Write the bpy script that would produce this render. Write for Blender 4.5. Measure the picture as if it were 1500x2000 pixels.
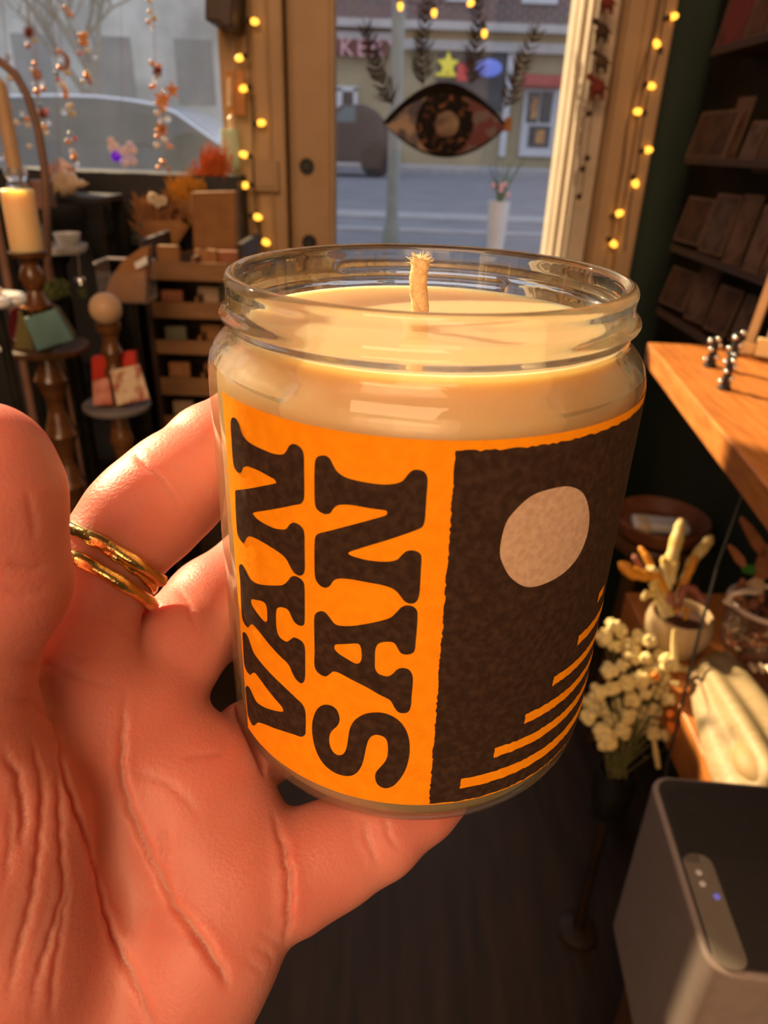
import bpy, bmesh, math, random
import numpy as np
from mathutils import Vector, Matrix, Quaternion
from mathutils.bvhtree import BVHTree
from mathutils.kdtree import KDTree
from mathutils.geometry import delaunay_2d_cdt

random.seed(7)
np.random.seed(7)
for o in list(bpy.data.objects):
    bpy.data.objects.remove(o)
scn = bpy.context.scene
COL = scn.collection

# ------------------------------------------------------------------ camera
FPX = 1400.0                                   # focal length in pixels of the 1500 x 2000 frame
U_ = Vector((95 / FPX, 2730 / FPX, 1.0)).normalized()      # world up seen from the camera
f_ = Vector((0, 0, -1))
Y_ = (f_ - U_ * f_.dot(U_)).normalized()
X_ = Y_.cross(U_)
RW = Matrix((X_, Y_, U_))                      # camera space -> world
CAM = Vector((0, 0, 1.42))
cam_d = bpy.data.cameras.new('camera')
cam_d.sensor_fit = 'AUTO'
cam_d.sensor_width = 36
cam_d.lens = FPX / 2000 * 36
cam_d.clip_start = 0.01
cam_d.clip_end = 200
cam_d.dof.use_dof = True
cam_d.dof.focus_distance = 0.135
cam_d.dof.aperture_fstop = 24
cam = bpy.data.objects.new('camera', cam_d)
COL.objects.link(cam)
cam.matrix_world = Matrix.Translation(CAM) @ RW.to_4x4()
scn.camera = cam

# ------------------------------------------------------------------ light
scn.view_settings.view_transform = 'Standard'
scn.view_settings.look = 'None'
scn.view_settings.gamma = 1.0
scn.view_settings.use_curve_mapping = False
scn.view_settings.exposure = 0.0
scn.cycles.use_denoising = True
scn.cycles.max_bounces = 14
scn.cycles.transparent_max_bounces = 24
scn.cycles.transmission_bounces = 12
scn.cycles.sample_clamp_indirect = 6.0
scn.cycles.caustics_refractive = True
scn.cycles.blur_glossy = 0.5

world = bpy.data.worlds.new('sky')
scn.world = world
world.use_nodes = True
bg = world.node_tree.nodes['Background']
bg.inputs['Color'].default_value = (0.74, 0.80, 0.95, 1)
bg.inputs['Strength'].default_value = 1.0

SUN_AZ, SUN_EL = math.radians(46), math.radians(29)        # behind the window, to the left
sd = bpy.data.lights.new('sun', 'SUN')
sd.energy = 13.5
sd.angle = math.radians(0.8)
sd.color = (1.0, 0.74, 0.42)
sun = bpy.data.objects.new('sun', sd)
COL.objects.link(sun)
to_sun = Vector((-math.sin(SUN_AZ) * math.cos(SUN_EL), math.cos(SUN_AZ) * math.cos(SUN_EL), math.sin(SUN_EL)))
sun.rotation_euler = to_sun.to_track_quat('Z', 'Y').to_euler()


def area(name, loc, target, size, power, color):
    d = bpy.data.lights.new(name, 'AREA')
    d.shape = 'RECTANGLE'
    d.size, d.size_y = size
    d.energy = power
    d.color = color
    o = bpy.data.objects.new(name, d)
    COL.objects.link(o)
    o.location = loc
    o.rotation_euler = (Vector(loc) - Vector(target)).to_track_quat('Z', 'Y').to_euler()
    return o


# warm fill lights added unseen behind the photographer to brighten the palm
area('high_fill_light', (-0.5, -1.5, 2.9), (0, 0.2, 1.2), (1.6, 1.2), 62, (1.0, 0.60, 0.34))
area('rear_fill_light', (0.3, -2.6, 1.9), (0, 0.3, 1.2), (2.2, 1.4), 46, (1.0, 0.60, 0.34))


# ------------------------------------------------------------------ helpers
def ray(px, py):
    return RW @ Vector(((px - 750) / FPX, -(py - 1000) / FPX, -1.0))


def pd(px, py, d):
    return CAM + ray(px, py) * d


def pY(px, py, Y):
    r = ray(px, py)
    return CAM + r * ((Y - CAM.y) / r.y)


def pX(px, py, X):
    r = ray(px, py)
    return CAM + r * ((X - CAM.x) / r.x)


def pZ(px, py, Z):
    r = ray(px, py)
    return CAM + r * ((Z - CAM.z) / r.z)


def dep(p):
    return -(RW.transposed() @ (Vector(p) - CAM)).z


def pxm(p, n):
    """length in metres of n pixels at point p"""
    return n * dep(p) / FPX


def frame(d):
    d = Vector(d).normalized()
    a = Vector((0, 0, 1)) if abs(d.z) < 0.9 else Vector((1, 0, 0))
    u = d.cross(a).normalized()
    return u, d.cross(u).normalized()


class MB:
    def __init__(self):
        self.v, self.f, self.m = [], [], []

    def add(self, vs, fs, mi=0):
        b = len(self.v)
        self.v += [Vector(x) for x in vs]
        self.f += [tuple(b + i for i in q) for q in fs]
        self.m += [mi] * len(fs)
        return self

    def box(self, c, s, R=None, mi=0):
        vs = []
        for x in (-.5, .5):
            for y in (-.5, .5):
                for z in (-.5, .5):
                    p = Vector((x * s[0], y * s[1], z * s[2]))
                    vs.append(Vector(c) + (R @ p if R else p))
        return self.add(vs, [(0, 1, 3, 2), (4, 6, 7, 5), (0, 4, 5, 1), (2, 3, 7, 6), (0, 2, 6, 4), (1, 5, 7, 3)], mi)

    def span(self, a, b, mi=0):
        a, b = Vector(a), Vector(b)
        return self.box((a + b) / 2, [abs(b[i] - a[i]) for i in range(3)], None, mi)

    def prism(self, poly, vec, mi=0):
        poly = [Vector(p) for p in poly]
        vec = Vector(vec)
        n = len(poly)
        nor = Vector((0, 0, 0))
        for i in range(n):
            nor += (poly[i] - poly[0]).cross(poly[(i + 1) % n] - poly[0])
        if nor.dot(vec) > 0:
            poly = poly[::-1]
        vs = poly + [p + vec for p in poly]
        fs = [tuple(range(n)), tuple(range(2 * n - 1, n - 1, -1))]
        fs += [(i, n + i, n + (i + 1) % n, (i + 1) % n) for i in range(n)]
        return self.add(vs, fs, mi)

    def tube(self, pts, r, n=8, mi=0, caps=True):
        pts = [Vector(p) for p in pts]
        rs = r if isinstance(r, (list, tuple)) else [r] * len(pts)
        vs, fs = [], []
        pu = None
        for i, p in enumerate(pts):
            d = (pts[min(i + 1, len(pts) - 1)] - pts[max(i - 1, 0)])
            if d.length < 1e-9:
                d = Vector((0, 0, 1))
            d.normalize()
            if pu is None:
                u, w = frame(d)
            else:
                u = (pu - d * pu.dot(d))
                u = u.normalized() if u.length > 1e-6 else frame(d)[0]
                w = d.cross(u)
            pu = u
            for k in range(n):
                a = 2 * math.pi * k / n
                vs.append(p + (u * math.cos(a) + w * math.sin(a)) * rs[i])
        for i in range(len(pts) - 1):
            for k in range(n):
                k2 = (k + 1) % n
                fs.append((i * n + k, i * n + k2, (i + 1) * n + k2, (i + 1) * n + k))
        if caps:
            fs.append(tuple(range(n - 1, -1, -1)))
            b = (len(pts) - 1) * n
            fs.append(tuple(range(b, b + n)))
        return self.add(vs, fs, mi)

    def cyl(self, p0, p1, r0, r1=None, n=24, mi=0):
        return self.tube([p0, p1], [r0, r0 if r1 is None else r1], n, mi)

    def lathe(self, prof, c, n=40, mi=0, caps=True, fn=None, ax=None):
        """profile of (r, h) turned about an axis through c (vertical unless ax is given)"""
        c = Vector(c)
        if ax is None:
            u, w, a = Vector((1, 0, 0)), Vector((0, 1, 0)), Vector((0, 0, 1))
        else:
            a = Vector(ax).normalized()
            u, w = frame(a)
            w = a.cross(u)
        vs, fs = [], []
        for i, (r, h) in enumerate(prof):
            for k in range(n):
                t = 2 * math.pi * k / n
                rr = r if fn is None else fn(r, h, t)
                vs.append(c + u * (rr * math.cos(t)) + w * (rr * math.sin(t)) + a * h)
        for i in range(len(prof) - 1):
            for k in range(n):
                k2 = (k + 1) % n
                fs.append((i * n + k, i * n + k2, (i + 1) * n + k2, (i + 1) * n + k))
        if caps:
            if prof[0][0] > 1e-6:
                fs.append(tuple(range(n - 1, -1, -1)))
            if prof[-1][0] > 1e-6:
                b = (len(prof) - 1) * n
                fs.append(tuple(range(b, b + n)))
        return self.add(vs, fs, mi)

    def ball(self, c, r, seg=16, rings=10, sc=(1, 1, 1), R=None, mi=0, lump=0):
        c = Vector(c)
        vs = [c + (R @ Vector((0, 0, -r * sc[2])) if R else Vector((0, 0, -r * sc[2])))]
        fs = []
        for i in range(1, rings):
            ph = -math.pi / 2 + math.pi * i / rings
            for k in range(seg):
                t = 2 * math.pi * k / seg
                q = 1 + (random.uniform(-lump, lump) if lump else 0)
                p = Vector((r * sc[0] * q * math.cos(ph) * math.cos(t), r * sc[1] * q * math.cos(ph) * math.sin(t), r * sc[2] * q * math.sin(ph)))
                vs.append(c + (R @ p if R else p))
        vs.append(c + (R @ Vector((0, 0, r * sc[2])) if R else Vector((0, 0, r * sc[2]))))
        for k in range(seg):
            k2 = (k + 1) % seg
            fs.append((0, 1 + k2, 1 + k))
            for i in range(rings - 2):
                a, b = 1 + i * seg, 1 + (i + 1) * seg
                fs.append((a + k, a + k2, b + k2, b + k))
            fs.append((1 + (rings - 2) * seg + k, 1 + (rings - 2) * seg + k2, len(vs) - 1))
        return self.add(vs, fs, mi)

    def torus(self, c, ax, R, r, n=32, m=10, mi=0, a0=0, a1=None):
        u, w = frame(ax)
        c = Vector(c)
        a1 = 2 * math.pi if a1 is None else a1
        full = abs(a1 - a0 - 2 * math.pi) < 1e-6
        pts = [c + (u * math.cos(a0 + (a1 - a0) * k / n) + w * math.sin(a0 + (a1 - a0) * k / n)) * R for k in range(n + (0 if full else 1))]
        if not full:
            return self.tube(pts, r, m, mi)
        vs, fs = [], []
        a = Vector(ax).normalized()
        for k in range(n):
            t = 2 * math.pi * k / n
            d = u * math.cos(t) + w * math.sin(t)
            for j in range(m):
                s = 2 * math.pi * j / m
                vs.append(c + d * (R + r * math.cos(s)) + a * (r * math.sin(s)))
        for k in range(n):
            for j in range(m):
                k2, j2 = (k + 1) % n, (j + 1) % m
                fs.append((k * m + j, k2 * m + j, k2 * m + j2, k * m + j2))
        return self.add(vs, fs, mi)


ORG = {}


def props(o, label=None, cat=None, group=None, kind=None):
    if label: o['label'] = label
    if cat: o['category'] = cat
    if group: o['group'] = group
    if kind: o['kind'] = kind
    return o


def thing(name, label, cat, loc, group=None):
    o = bpy.data.objects.new(name, None)
    o.empty_display_size = 0.02
    COL.objects.link(o)
    o.location = loc
    ORG[o.name] = Vector(loc)
    return props(o, label, cat, group)


def build(name, mb, mats, parent=None, label=None, cat=None, group=None, kind=None, bevel=0, angle=40, segs=2, recalc=True):
    mats = mats if isinstance(mats, (list, tuple)) else [mats]
    if parent is not None:
        org = ORG[parent.name]
    else:
        xs = [v.x for v in mb.v]; ys = [v.y for v in mb.v]; zs = [v.z for v in mb.v]
        org = Vector(((min(xs) + max(xs)) / 2, (min(ys) + max(ys)) / 2, min(zs)))
    me = bpy.data.meshes.new(name)
    me.from_pydata([v - org for v in mb.v], [], mb.f)
    for m in mats:
        me.materials.append(m)
    me.polygons.foreach_set('material_index', mb.m)
    me.polygons.foreach_set('use_smooth', [True] * len(mb.f))
    if recalc:
        bm = bmesh.new()
        bm.from_mesh(me)
        bmesh.ops.recalc_face_normals(bm, faces=bm.faces)
        bm.to_mesh(me)
        bm.free()
    me.set_sharp_from_angle(angle=math.radians(angle))
    o = bpy.data.objects.new(name, me)
    COL.objects.link(o)
    ORG[o.name] = org
    if parent is not None:
        o.parent = parent
    else:
        o.location = org
    if bevel:
        b = o.modifiers.new('bevel', 'BEVEL')
        b.width = bevel
        b.segments = segs
        b.limit_method = 'ANGLE'
        b.angle_limit = math.radians(35)
    return props(o, label, cat, group, kind)


def copy_tree(o, delta, label=None):
    c = o.copy()
    COL.objects.link(c)
    c.location = o.location + Vector(delta)
    ORG[c.name] = ORG[o.name] + Vector(delta)
    if label:
        c['label'] = label

    def kids(src, dst):
        for ch in list(src.children):
            k = ch.copy()
            COL.objects.link(k)
            k.parent = dst
            ORG[k.name] = ORG[dst.name]
            kids(ch, k)
    kids(o, c)
    return c


# ------------------------------------------------------------------ materials
def M(name, col, col2=None, rough=0.5, scale=30, metal=0.0, bump=0.0, bscale=None, sss=0.0, srad=(0.01, 0.004, 0.002),
      trans=0.0, emit=None, estr=0.0, spec=0.5, coat=0.0, alpha=1.0, stretch=None, detail=4, contrast=(0.35, 0.65), ior=1.45):
    m = bpy.data.materials.new(name)
    m.use_nodes = True
    nt = m.node_tree
    p = nt.nodes['Principled BSDF']
    p.inputs['Base Color'].default_value = (*col, 1)
    p.inputs['Roughness'].default_value = rough
    p.inputs['Metallic'].default_value = metal
    p.inputs['Specular IOR Level'].default_value = spec
    p.inputs['Transmission Weight'].default_value = trans
    p.inputs['IOR'].default_value = ior
    p.inputs['Coat Weight'].default_value = coat
    p.inputs['Alpha'].default_value = alpha
    if sss:
        p.inputs['Subsurface Weight'].default_value = sss
        p.inputs['Subsurface Radius'].default_value = srad
        p.inputs['Subsurface Scale'].default_value = 1.0
    if emit:
        p.inputs['Emission Color'].default_value = (*emit, 1)
        p.inputs['Emission Strength'].default_value = estr
    tc = nt.nodes.new('ShaderNodeTexCoord')
    vec = tc.outputs['Object']
    if stretch:
        mp = nt.nodes.new('ShaderNodeMapping')
        mp.inputs['Scale'].default_value = stretch
        nt.links.new(vec, mp.inputs['Vector'])
        vec = mp.outputs['Vector']
    if col2 is not None:
        n = nt.nodes.new('ShaderNodeTexNoise')
        n.inputs['Scale'].default_value = scale
        n.inputs['Detail'].default_value = detail
        nt.links.new(vec, n.inputs['Vector'])
        r = nt.nodes.new('ShaderNodeValToRGB')
        r.color_ramp.elements[0].position = contrast[0]
        r.color_ramp.elements[1].position = contrast[1]
        r.color_ramp.elements[0].color = (*col, 1)
        r.color_ramp.elements[1].color = (*col2, 1)
        nt.links.new(n.outputs['Fac'], r.inputs['Fac'])
        nt.links.new(r.outputs['Color'], p.inputs['Base Color'])
    if bump:
        n = nt.nodes.new('ShaderNodeTexNoise')
        n.inputs['Scale'].default_value = bscale or scale * 3
        n.inputs['Detail'].default_value = 5
        nt.links.new(vec, n.inputs['Vector'])
        b = nt.nodes.new('ShaderNodeBump')
        b.inputs['Strength'].default_value = bump
        b.inputs['Distance'].default_value = 0.001
        nt.links.new(n.outputs['Fac'], b.inputs['Height'])
        nt.links.new(b.outputs['Normal'], p.inputs['Normal'])
    return m


def thin_glass(name, dust=0.0, dcol=(0.8, 0.8, 0.85), tint=(1, 1, 1), dscale=3.0, gloss=0.5, dmin=0.3, streak=(1, 1, 1)):
    """a thin pane: clear, mirror-like at grazing angles, with a film of dust that scatters light"""
    m = bpy.data.materials.new(name)
    m.use_nodes = True
    nt = m.node_tree
    nt.nodes.clear()
    out = nt.nodes.new('ShaderNodeOutputMaterial')
    tr = nt.nodes.new('ShaderNodeBsdfTransparent')
    tr.inputs['Color'].default_value = (*tint, 1)
    gl = nt.nodes.new('ShaderNodeBsdfGlossy')
    gl.inputs['Roughness'].default_value = 0.02
    lw = nt.nodes.new('ShaderNodeLayerWeight')
    pw = nt.nodes.new('ShaderNodeMath')
    pw.operation = 'POWER'
    pw.inputs[1].default_value = 5
    nt.links.new(lw.outputs['Facing'], pw.inputs[0])
    mu = nt.nodes.new('ShaderNodeMath')
    mu.operation = 'MULTIPLY_ADD'
    mu.inputs[1].default_value = gloss
    mu.inputs[2].default_value = .04 * gloss
    nt.links.new(pw.outputs[0], mu.inputs[0])
    mx = nt.nodes.new('ShaderNodeMixShader')
    nt.links.new(mu.outputs[0], mx.inputs[0])
    nt.links.new(tr.outputs[0], mx.inputs[1])
    nt.links.new(gl.outputs[0], mx.inputs[2])
    last = mx
    if dust:
        di = nt.nodes.new('ShaderNodeBsdfDiffuse')
        di.inputs['Color'].default_value = (*dcol, 1)
        tl = nt.nodes.new('ShaderNodeBsdfTranslucent')
        tl.inputs['Color'].default_value = (*dcol, 1)
        ds = nt.nodes.new('ShaderNodeMixShader')
        ds.inputs[0].default_value = 0.6
        nt.links.new(di.outputs[0], ds.inputs[1])
        nt.links.new(tl.outputs[0], ds.inputs[2])
        tc = nt.nodes.new('ShaderNodeTexCoord')
        mp = nt.nodes.new('ShaderNodeMapping')
        mp.inputs['Scale'].default_value = streak
        nt.links.new(tc.outputs['Object'], mp.inputs['Vector'])
        n = nt.nodes.new('ShaderNodeTexNoise')
        n.inputs['Scale'].default_value = dscale
        n.inputs['Detail'].default_value = 7
        n.inputs['Roughness'].default_value = 0.65
        nt.links.new(mp.outputs[0], n.inputs['Vector'])
        mr = nt.nodes.new('ShaderNodeMapRange')
        mr.inputs['From Min'].default_value = 0.3
        mr.inputs['From Max'].default_value = 0.75
        mr.inputs['To Min'].default_value = dust * dmin
        mr.inputs['To Max'].default_value = dust
        nt.links.new(n.outputs['Fac'], mr.inputs['Value'])
        m2 = nt.nodes.new('ShaderNodeMixShader')
        nt.links.new(mr.outputs[0], m2.inputs[0])
        nt.links.new(mx.outputs[0], m2.inputs[1])
        nt.links.new(ds.outputs[0], m2.inputs[2])
        last = m2
    nt.links.new(last.outputs[0], out.inputs['Surface'])
    return m


def jar_glass(name, clear, bump=0.15):
    """moulded glass: refracting glass with part of the light let straight through"""
    m = bpy.data.materials.new(name)
    m.use_nodes = True
    nt = m.node_tree
    nt.nodes.clear()
    out = nt.nodes.new('ShaderNodeOutputMaterial')
    g = nt.nodes.new('ShaderNodeBsdfGlass')
    g.inputs['Roughness'].default_value = 0.02
    g.inputs['IOR'].default_value = 1.46
    g.inputs['Color'].default_value = (0.98, 0.985, 0.97, 1)
    t = nt.nodes.new('ShaderNodeBsdfTransparent')
    t.inputs['Color'].default_value = (0.97, 0.97, 0.95, 1)
    x = nt.nodes.new('ShaderNodeMixShader')
    x.inputs[0].default_value = clear
    n = nt.nodes.new('ShaderNodeTexNoise')
    n.inputs['Scale'].default_value = 160
    tc = nt.nodes.new('ShaderNodeTexCoord')
    nt.links.new(tc.outputs['Object'], n.inputs['Vector'])
    b = nt.nodes.new('ShaderNodeBump')
    b.inputs['Strength'].default_value = bump
    b.inputs['Distance'].default_value = 0.0006
    nt.links.new(n.outputs['Fac'], b.inputs['Height'])
    nt.links.new(b.outputs['Normal'], g.inputs['Normal'])
    nt.links.new(g.outputs[0], x.inputs[1])
    nt.links.new(t.outputs[0], x.inputs[2])
    nt.links.new(x.outputs[0], out.inputs['Surface'])
    return m


def brick_mat(name, c1, c2, mortar, scale, bw=0.5, bh=0.25, msize=0.02, rough=0.8, rot=None):
    m = bpy.data.materials.new(name)
    m.use_nodes = True
    nt = m.node_tree
    p = nt.nodes['Principled BSDF']
    p.inputs['Roughness'].default_value = rough
    tc = nt.nodes.new('ShaderNodeTexCoord')
    mp = nt.nodes.new('ShaderNodeMapping')
    if rot:
        mp.inputs['Rotation'].default_value = rot
    b = nt.nodes.new('ShaderNodeTexBrick')
    b.inputs['Color1'].default_value = (*c1, 1)
    b.inputs['Color2'].default_value = (*c2, 1)
    b.inputs['Mortar'].default_value = (*mortar, 1)
    b.inputs['Scale'].default_value = scale
    b.inputs['Mortar Size'].default_value = msize
    b.inputs['Brick Width'].default_value = bw
    b.inputs['Row Height'].default_value = bh
    nt.links.new(tc.outputs['Object'], mp.inputs['Vector'])
    nt.links.new(mp.outputs['Vector'], b.inputs['Vector'])
    n = nt.nodes.new('ShaderNodeTexNoise')
    n.inputs['Scale'].default_value = 6
    nt.links.new(mp.outputs['Vector'], n.inputs['Vector'])
    x = nt.nodes.new('ShaderNodeMixRGB')
    x.blend_type = 'MULTIPLY'
    x.inputs[0].default_value = 0.5
    nt.links.new(b.outputs['Color'], x.inputs[1])
    nt.links.new(n.outputs['Color'], x.inputs[2])
    nt.links.new(x.outputs[0], p.inputs['Base Color'])
    return m


mt = {}
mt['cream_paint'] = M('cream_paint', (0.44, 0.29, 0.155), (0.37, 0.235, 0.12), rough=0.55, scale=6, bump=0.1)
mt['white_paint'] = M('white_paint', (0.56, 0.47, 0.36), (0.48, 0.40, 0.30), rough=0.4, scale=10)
mt['green_wall'] = M('green_wall', (0.012, 0.026, 0.018), (0.018, 0.034, 0.024), rough=0.7, scale=4)
mt['plaster'] = M('plaster', (0.24, 0.18, 0.13), (0.21, 0.16, 0.11), rough=0.8, scale=3)
mt['floor_wood'] = M('floor_wood', (0.018, 0.010, 0.005), (0.034, 0.019, 0.010), rough=0.5, scale=7, stretch=(6, 0.6, 1), bump=0.1)
mt['wax'] = M('wax', (0.57, 0.40, 0.21), (0.54, 0.37, 0.19), rough=0.38, scale=60, sss=1.0, srad=(0.024, 0.015, 0.007), bump=0.05)
mt['wick'] = M('wick', (0.80, 0.58, 0.32), (0.62, 0.42, 0.20), rough=0.9, scale=900, sss=0.3, srad=(0.003, 0.002, 0.001), bump=0.6, bscale=1500)
mt['paper_orange'] = M('paper_orange', (0.90, 0.31, 0.004), (0.84, 0.26, 0.003), rough=0.75, scale=420, spec=0.15, bump=0.06, bscale=900, contrast=(0.3, 0.7))
mt['ink'] = M('ink', (0.030, 0.015, 0.009), (0.058, 0.030, 0.018), rough=0.8, scale=700, spec=0.15, contrast=(0.4, 0.75))
mt['paper_bare'] = M('paper_bare', (0.56, 0.38, 0.26), (0.46, 0.30, 0.20), rough=0.8, scale=900, spec=0.15)
mt['skin'] = M('skin', (0.60, 0.222, 0.168), (0.52, 0.165, 0.120), rough=0.45, scale=45, sss=0.92, srad=(0.0085, 0.0008, 0.0004), bump=0.2, bscale=1300, spec=0.4, detail=6)
mt['gold'] = M('gold', (0.85, 0.58, 0.22), (0.78, 0.52, 0.18), rough=0.2, metal=1.0, scale=300, bump=0.25, bscale=500)
mt['dark_iron'] = M('dark_iron', (0.012, 0.011, 0.010), rough=0.35, metal=0.3, col2=(0.02, 0.018, 0.016))
mt['black'] = M('black', (0.008, 0.008, 0.009), (0.013, 0.013, 0.014), rough=0.5)
mt['wire'] = M('wire', (0.05, 0.035, 0.02), (0.07, 0.05, 0.03), rough=0.6)
mt['bulb'] = M('bulb', (0.9, 0.6, 0.2), rough=0.3, emit=(1.0, 0.45, 0.04), estr=2.6)
mt['orange_wood'] = M('orange_wood', (0.58, 0.215, 0.05), (0.42, 0.14, 0.03), rough=0.4, scale=14, stretch=(9, 1, 9), bump=0.08)
mt['dark_wood'] = M('dark_wood', (0.07, 0.03, 0.012), (0.11, 0.05, 0.02), rough=0.4, scale=16, stretch=(5, 5, 1))
mt['crate_wood'] = M('crate_wood', (0.19, 0.09, 0.032), (0.25, 0.125, 0.05), rough=0.6, scale=12, stretch=(1, 5, 5))
mt['kraft'] = M('kraft', (0.29, 0.135, 0.045), (0.23, 0.10, 0.035), rough=0.8, scale=30, bump=0.15)

# ================================================================== the setting
YW = 2.25                                       # plane of the shop front


def struct(name, mb, m, bevel=0, label=None, parent=None, angle=40):
    return build(name, mb, m, parent, kind='structure' if parent is None else None, bevel=bevel, label=label, cat='structure' if (label and parent is None) else None, angle=angle)


def xw(px, Y, py=280):
    return pY(px, py, Y).x


struct('floor', MB().span((-3.9, -4.2, -0.06), (0.95, YW + 0.3, 0)), mt['floor_wood'], label='dark brown wooden floor of the shop')
struct('ceiling', MB().span((-3.9, -4.2, 3.5), (0.95, YW + 0.2, 3.56)), mt['plaster'], label='plain shop ceiling above the window wall')
struct('wall_left', MB().span((-3.9, -4.2, 0), (-3.8, YW, 3.5)), mt['plaster'], label='plain plaster wall on the far left side')
struct('wall_right', MB().span((0.76, -4.2, 0), (0.86, YW, 3.5)), mt['green_wall'], label='very dark green wall behind the card rack')
struct('wall_behind', MB().span((-3.9, -4.2, 0), (0.95, -4.1, 3.5)), mt['plaster'], label='plain wall behind the photographer')

XL = xw(452, YW)        # right edge of the left window glass
XP = xw(566, YW)        # post | door
XG0 = xw(655, YW)       # door glass left
XG1 = xw(1086, YW)      # door glass right
w = MB()
w.span((-3.9, YW, 0), (-3.65, YW + .12, 3.5))
w.span((-1.575, YW - .02, 0), (-1.27, YW + .12, 3.5))          # unseen pier added between the windows to shade the purifier
w.span((-3.65, YW, 0), (XL, YW + .12, 1.24))
w.span((-3.65, YW, 3.4), (0.76, YW + .12, 3.5))
struct('wall_back', w, mt['green_wall'], label='dark shop front wall below and above the display window')
# dark green return between the door casing and the rack
struct('wall_corner', MB().span((0.635, YW - .17, 0), (0.76, YW + .1, 3.4)), mt['green_wall'], label='dark green wall strip right of the door casing')

# the display windows: frame rails and dusty panes
pane = thin_glass('dusty_pane', dust=0.075, dcol=(0.60, 0.72, 0.90), dscale=2.6, dmin=0.35, streak=(1.0, 1, 0.7), gloss=0.12)
for nm, x0, x1, lb in (('window_1', -1.27, XL, 'large dusty shop window left of the door with hazy street view'), ('window_2', -3.65, -1.575, 'second shop window, further left out of the picture')):
    win = thing(nm, lb, 'window', ((x0 + x1) / 2, YW, 1.24))
    win['kind'] = 'structure'
    f = MB()
    f.span((x0, YW - .03, 1.24), (x1, YW + .05, 1.29))
    f.span((x0, YW - .03, 3.35), (x1, YW + .05, 3.4))
    f.span((x0, YW - .03, 1.24), (x0 + .03, YW + .05, 3.4))
    build('window_frame', f, mt['cream_paint'], win, bevel=.006)
    build('pane', MB().span((x0 + .01, YW + .006, 1.26), (x1 + .01, YW + .011, 3.38)), pane, win)

# trim_1: moulded post between the window and the door
t = MB()
t.span((XL, YW - .10, 0), (XP - .005, YW + .12, 3.4))
t.prism([(XL + .01, YW + .12, 0), (XG0 - .005, YW + .12, 0), (XG0 - .045, YW + .50, 0), (XL + .02, YW + .50, 0)], (0, 0, 3.2))   # unseen outer pier added to keep the sun off the card rack
xa, xb = xw(500, YW - .12), xw(556, YW - .12)
t.span((xa, YW - .118, 0), (xb, YW - .09, 3.4))
t.span((xw(524, YW - .13), YW - .128, 0), (xw(531, YW - .13), YW - .11, 3.4))
struct('trim_1', t, mt['cream_paint'], bevel=.006, label='cream painted post between the window and the door')
# trim_2: cream casing right of the door, with its bright inner edge
YC = YW - .235
t = MB()
xr = xw(1262, YC)
t.span((XG1 + .075, YC, 0), (xr, YW + .12, 3.4))
t.span((xw(1188, YC - .012) + .0, YC - .012, 0), (xw(1222, YC - .012), YC + .02, 3.4))
t.span((xw(1240, YC - .022), YC - .022, 0), (xr + .012, YC + .02, 3.4))
struct('trim_2', t, mt['cream_paint'], bevel=.006, label='cream painted door casing at the right of the door')

# door_1
door = thing('door_1', 'cream glazed shop door with an eye cut-out on its pane', 'door', ((XP + XG1) / 2, YW, 0.02))
door['kind'] = 'structure'
f = MB()
f.span((XP, YW - .03, 0.02), (XG0, YW + .03, 3.37))
f.span((XG0 - .014, YW - .045, 0.35), (XG0, YW + .02, 3.24))
f.span((XG0, YW - .03, 0.02), (XG1, YW + .03, 0.35))
f.span((XG0, YW - .03, 3.24), (XG1, YW + .03, 3.37))
build('door_leaf', f, mt['cream_paint'], door, bevel=.005)
s = MB()
s.span((XG1, YW - .05, 0.02), (XG1 + .075, YW + .03, 3.37))
s.span((XG1 + .004, YW - .105, 0.02), (XG1 + .075, YW - .05, 3.37))
s.span((XG1 + .016, YW - .15, 0.02), (XG1 + .075, YW - .105, 3.37))
s.span((XG1 + .028, YW - .19, 0.02), (XG1 + .075, YW - .15, 3.37))
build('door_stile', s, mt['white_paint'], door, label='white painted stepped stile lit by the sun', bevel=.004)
build('door_pane', MB().span((XG0 - .005, YW + .004, .34), (XG1 + .004, YW + .009, 3.25)),
      thin_glass('door_glass', dust=0.016, dcol=(0.66, 0.70, 0.8), dscale=5, gloss=0.12), door)
for nm, (x, y) in (('lock_bore', (599, 325)), ('knob_bore', (604, 474))):
    c = pY(x, y, YW - .031)
    k = MB().cyl(c, c + Vector((0, -.008, 0)), pxm(c, 15), pxm(c, 14), 24)
    k.cyl(c + Vector((0, -.008, 0)), c + Vector((0, -.011, 0)), pxm(c, 10), pxm(c, 8), 24)
    build(nm, k, mt['black'], door, label='dark round lock fitting')
c0, c1 = pY(490, 312, YW - .13), pY(545, 374, YW - .13)
q = MB().span((c0.x, YW - .145, c1.z), (c1.x, YW - .116, c0.z))
q.span((c0.x + .008, YW - .149, c1.z + .01), (c1.x - .008, YW - .145, c0.z - .01))
build('latch_box', q, mt['cream_paint'], None, 'small square cream latch box on the post beside the door', 'latch', bevel=.004)

# ================================================================== the candle
JP = Vector((.006636, .132459, 1.338066))
JA = Vector((-1.096e-3, -8.89e-3, 1)).normalized()
JX = (Vector((1, 0, 0)) - JA * JA.x).normalized()
JY = JA.cross(JX)
JR = 39.5


def jpt(u, h, off=0.0):
    """point on the jar wall: u mm round from the front, h mm up, off mm outwards"""
    th = u / JR
    return JP + (JX * math.sin(th) - JY * math.cos(th)) * ((JR + off) / 1000) + JA * (h / 1000)


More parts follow.
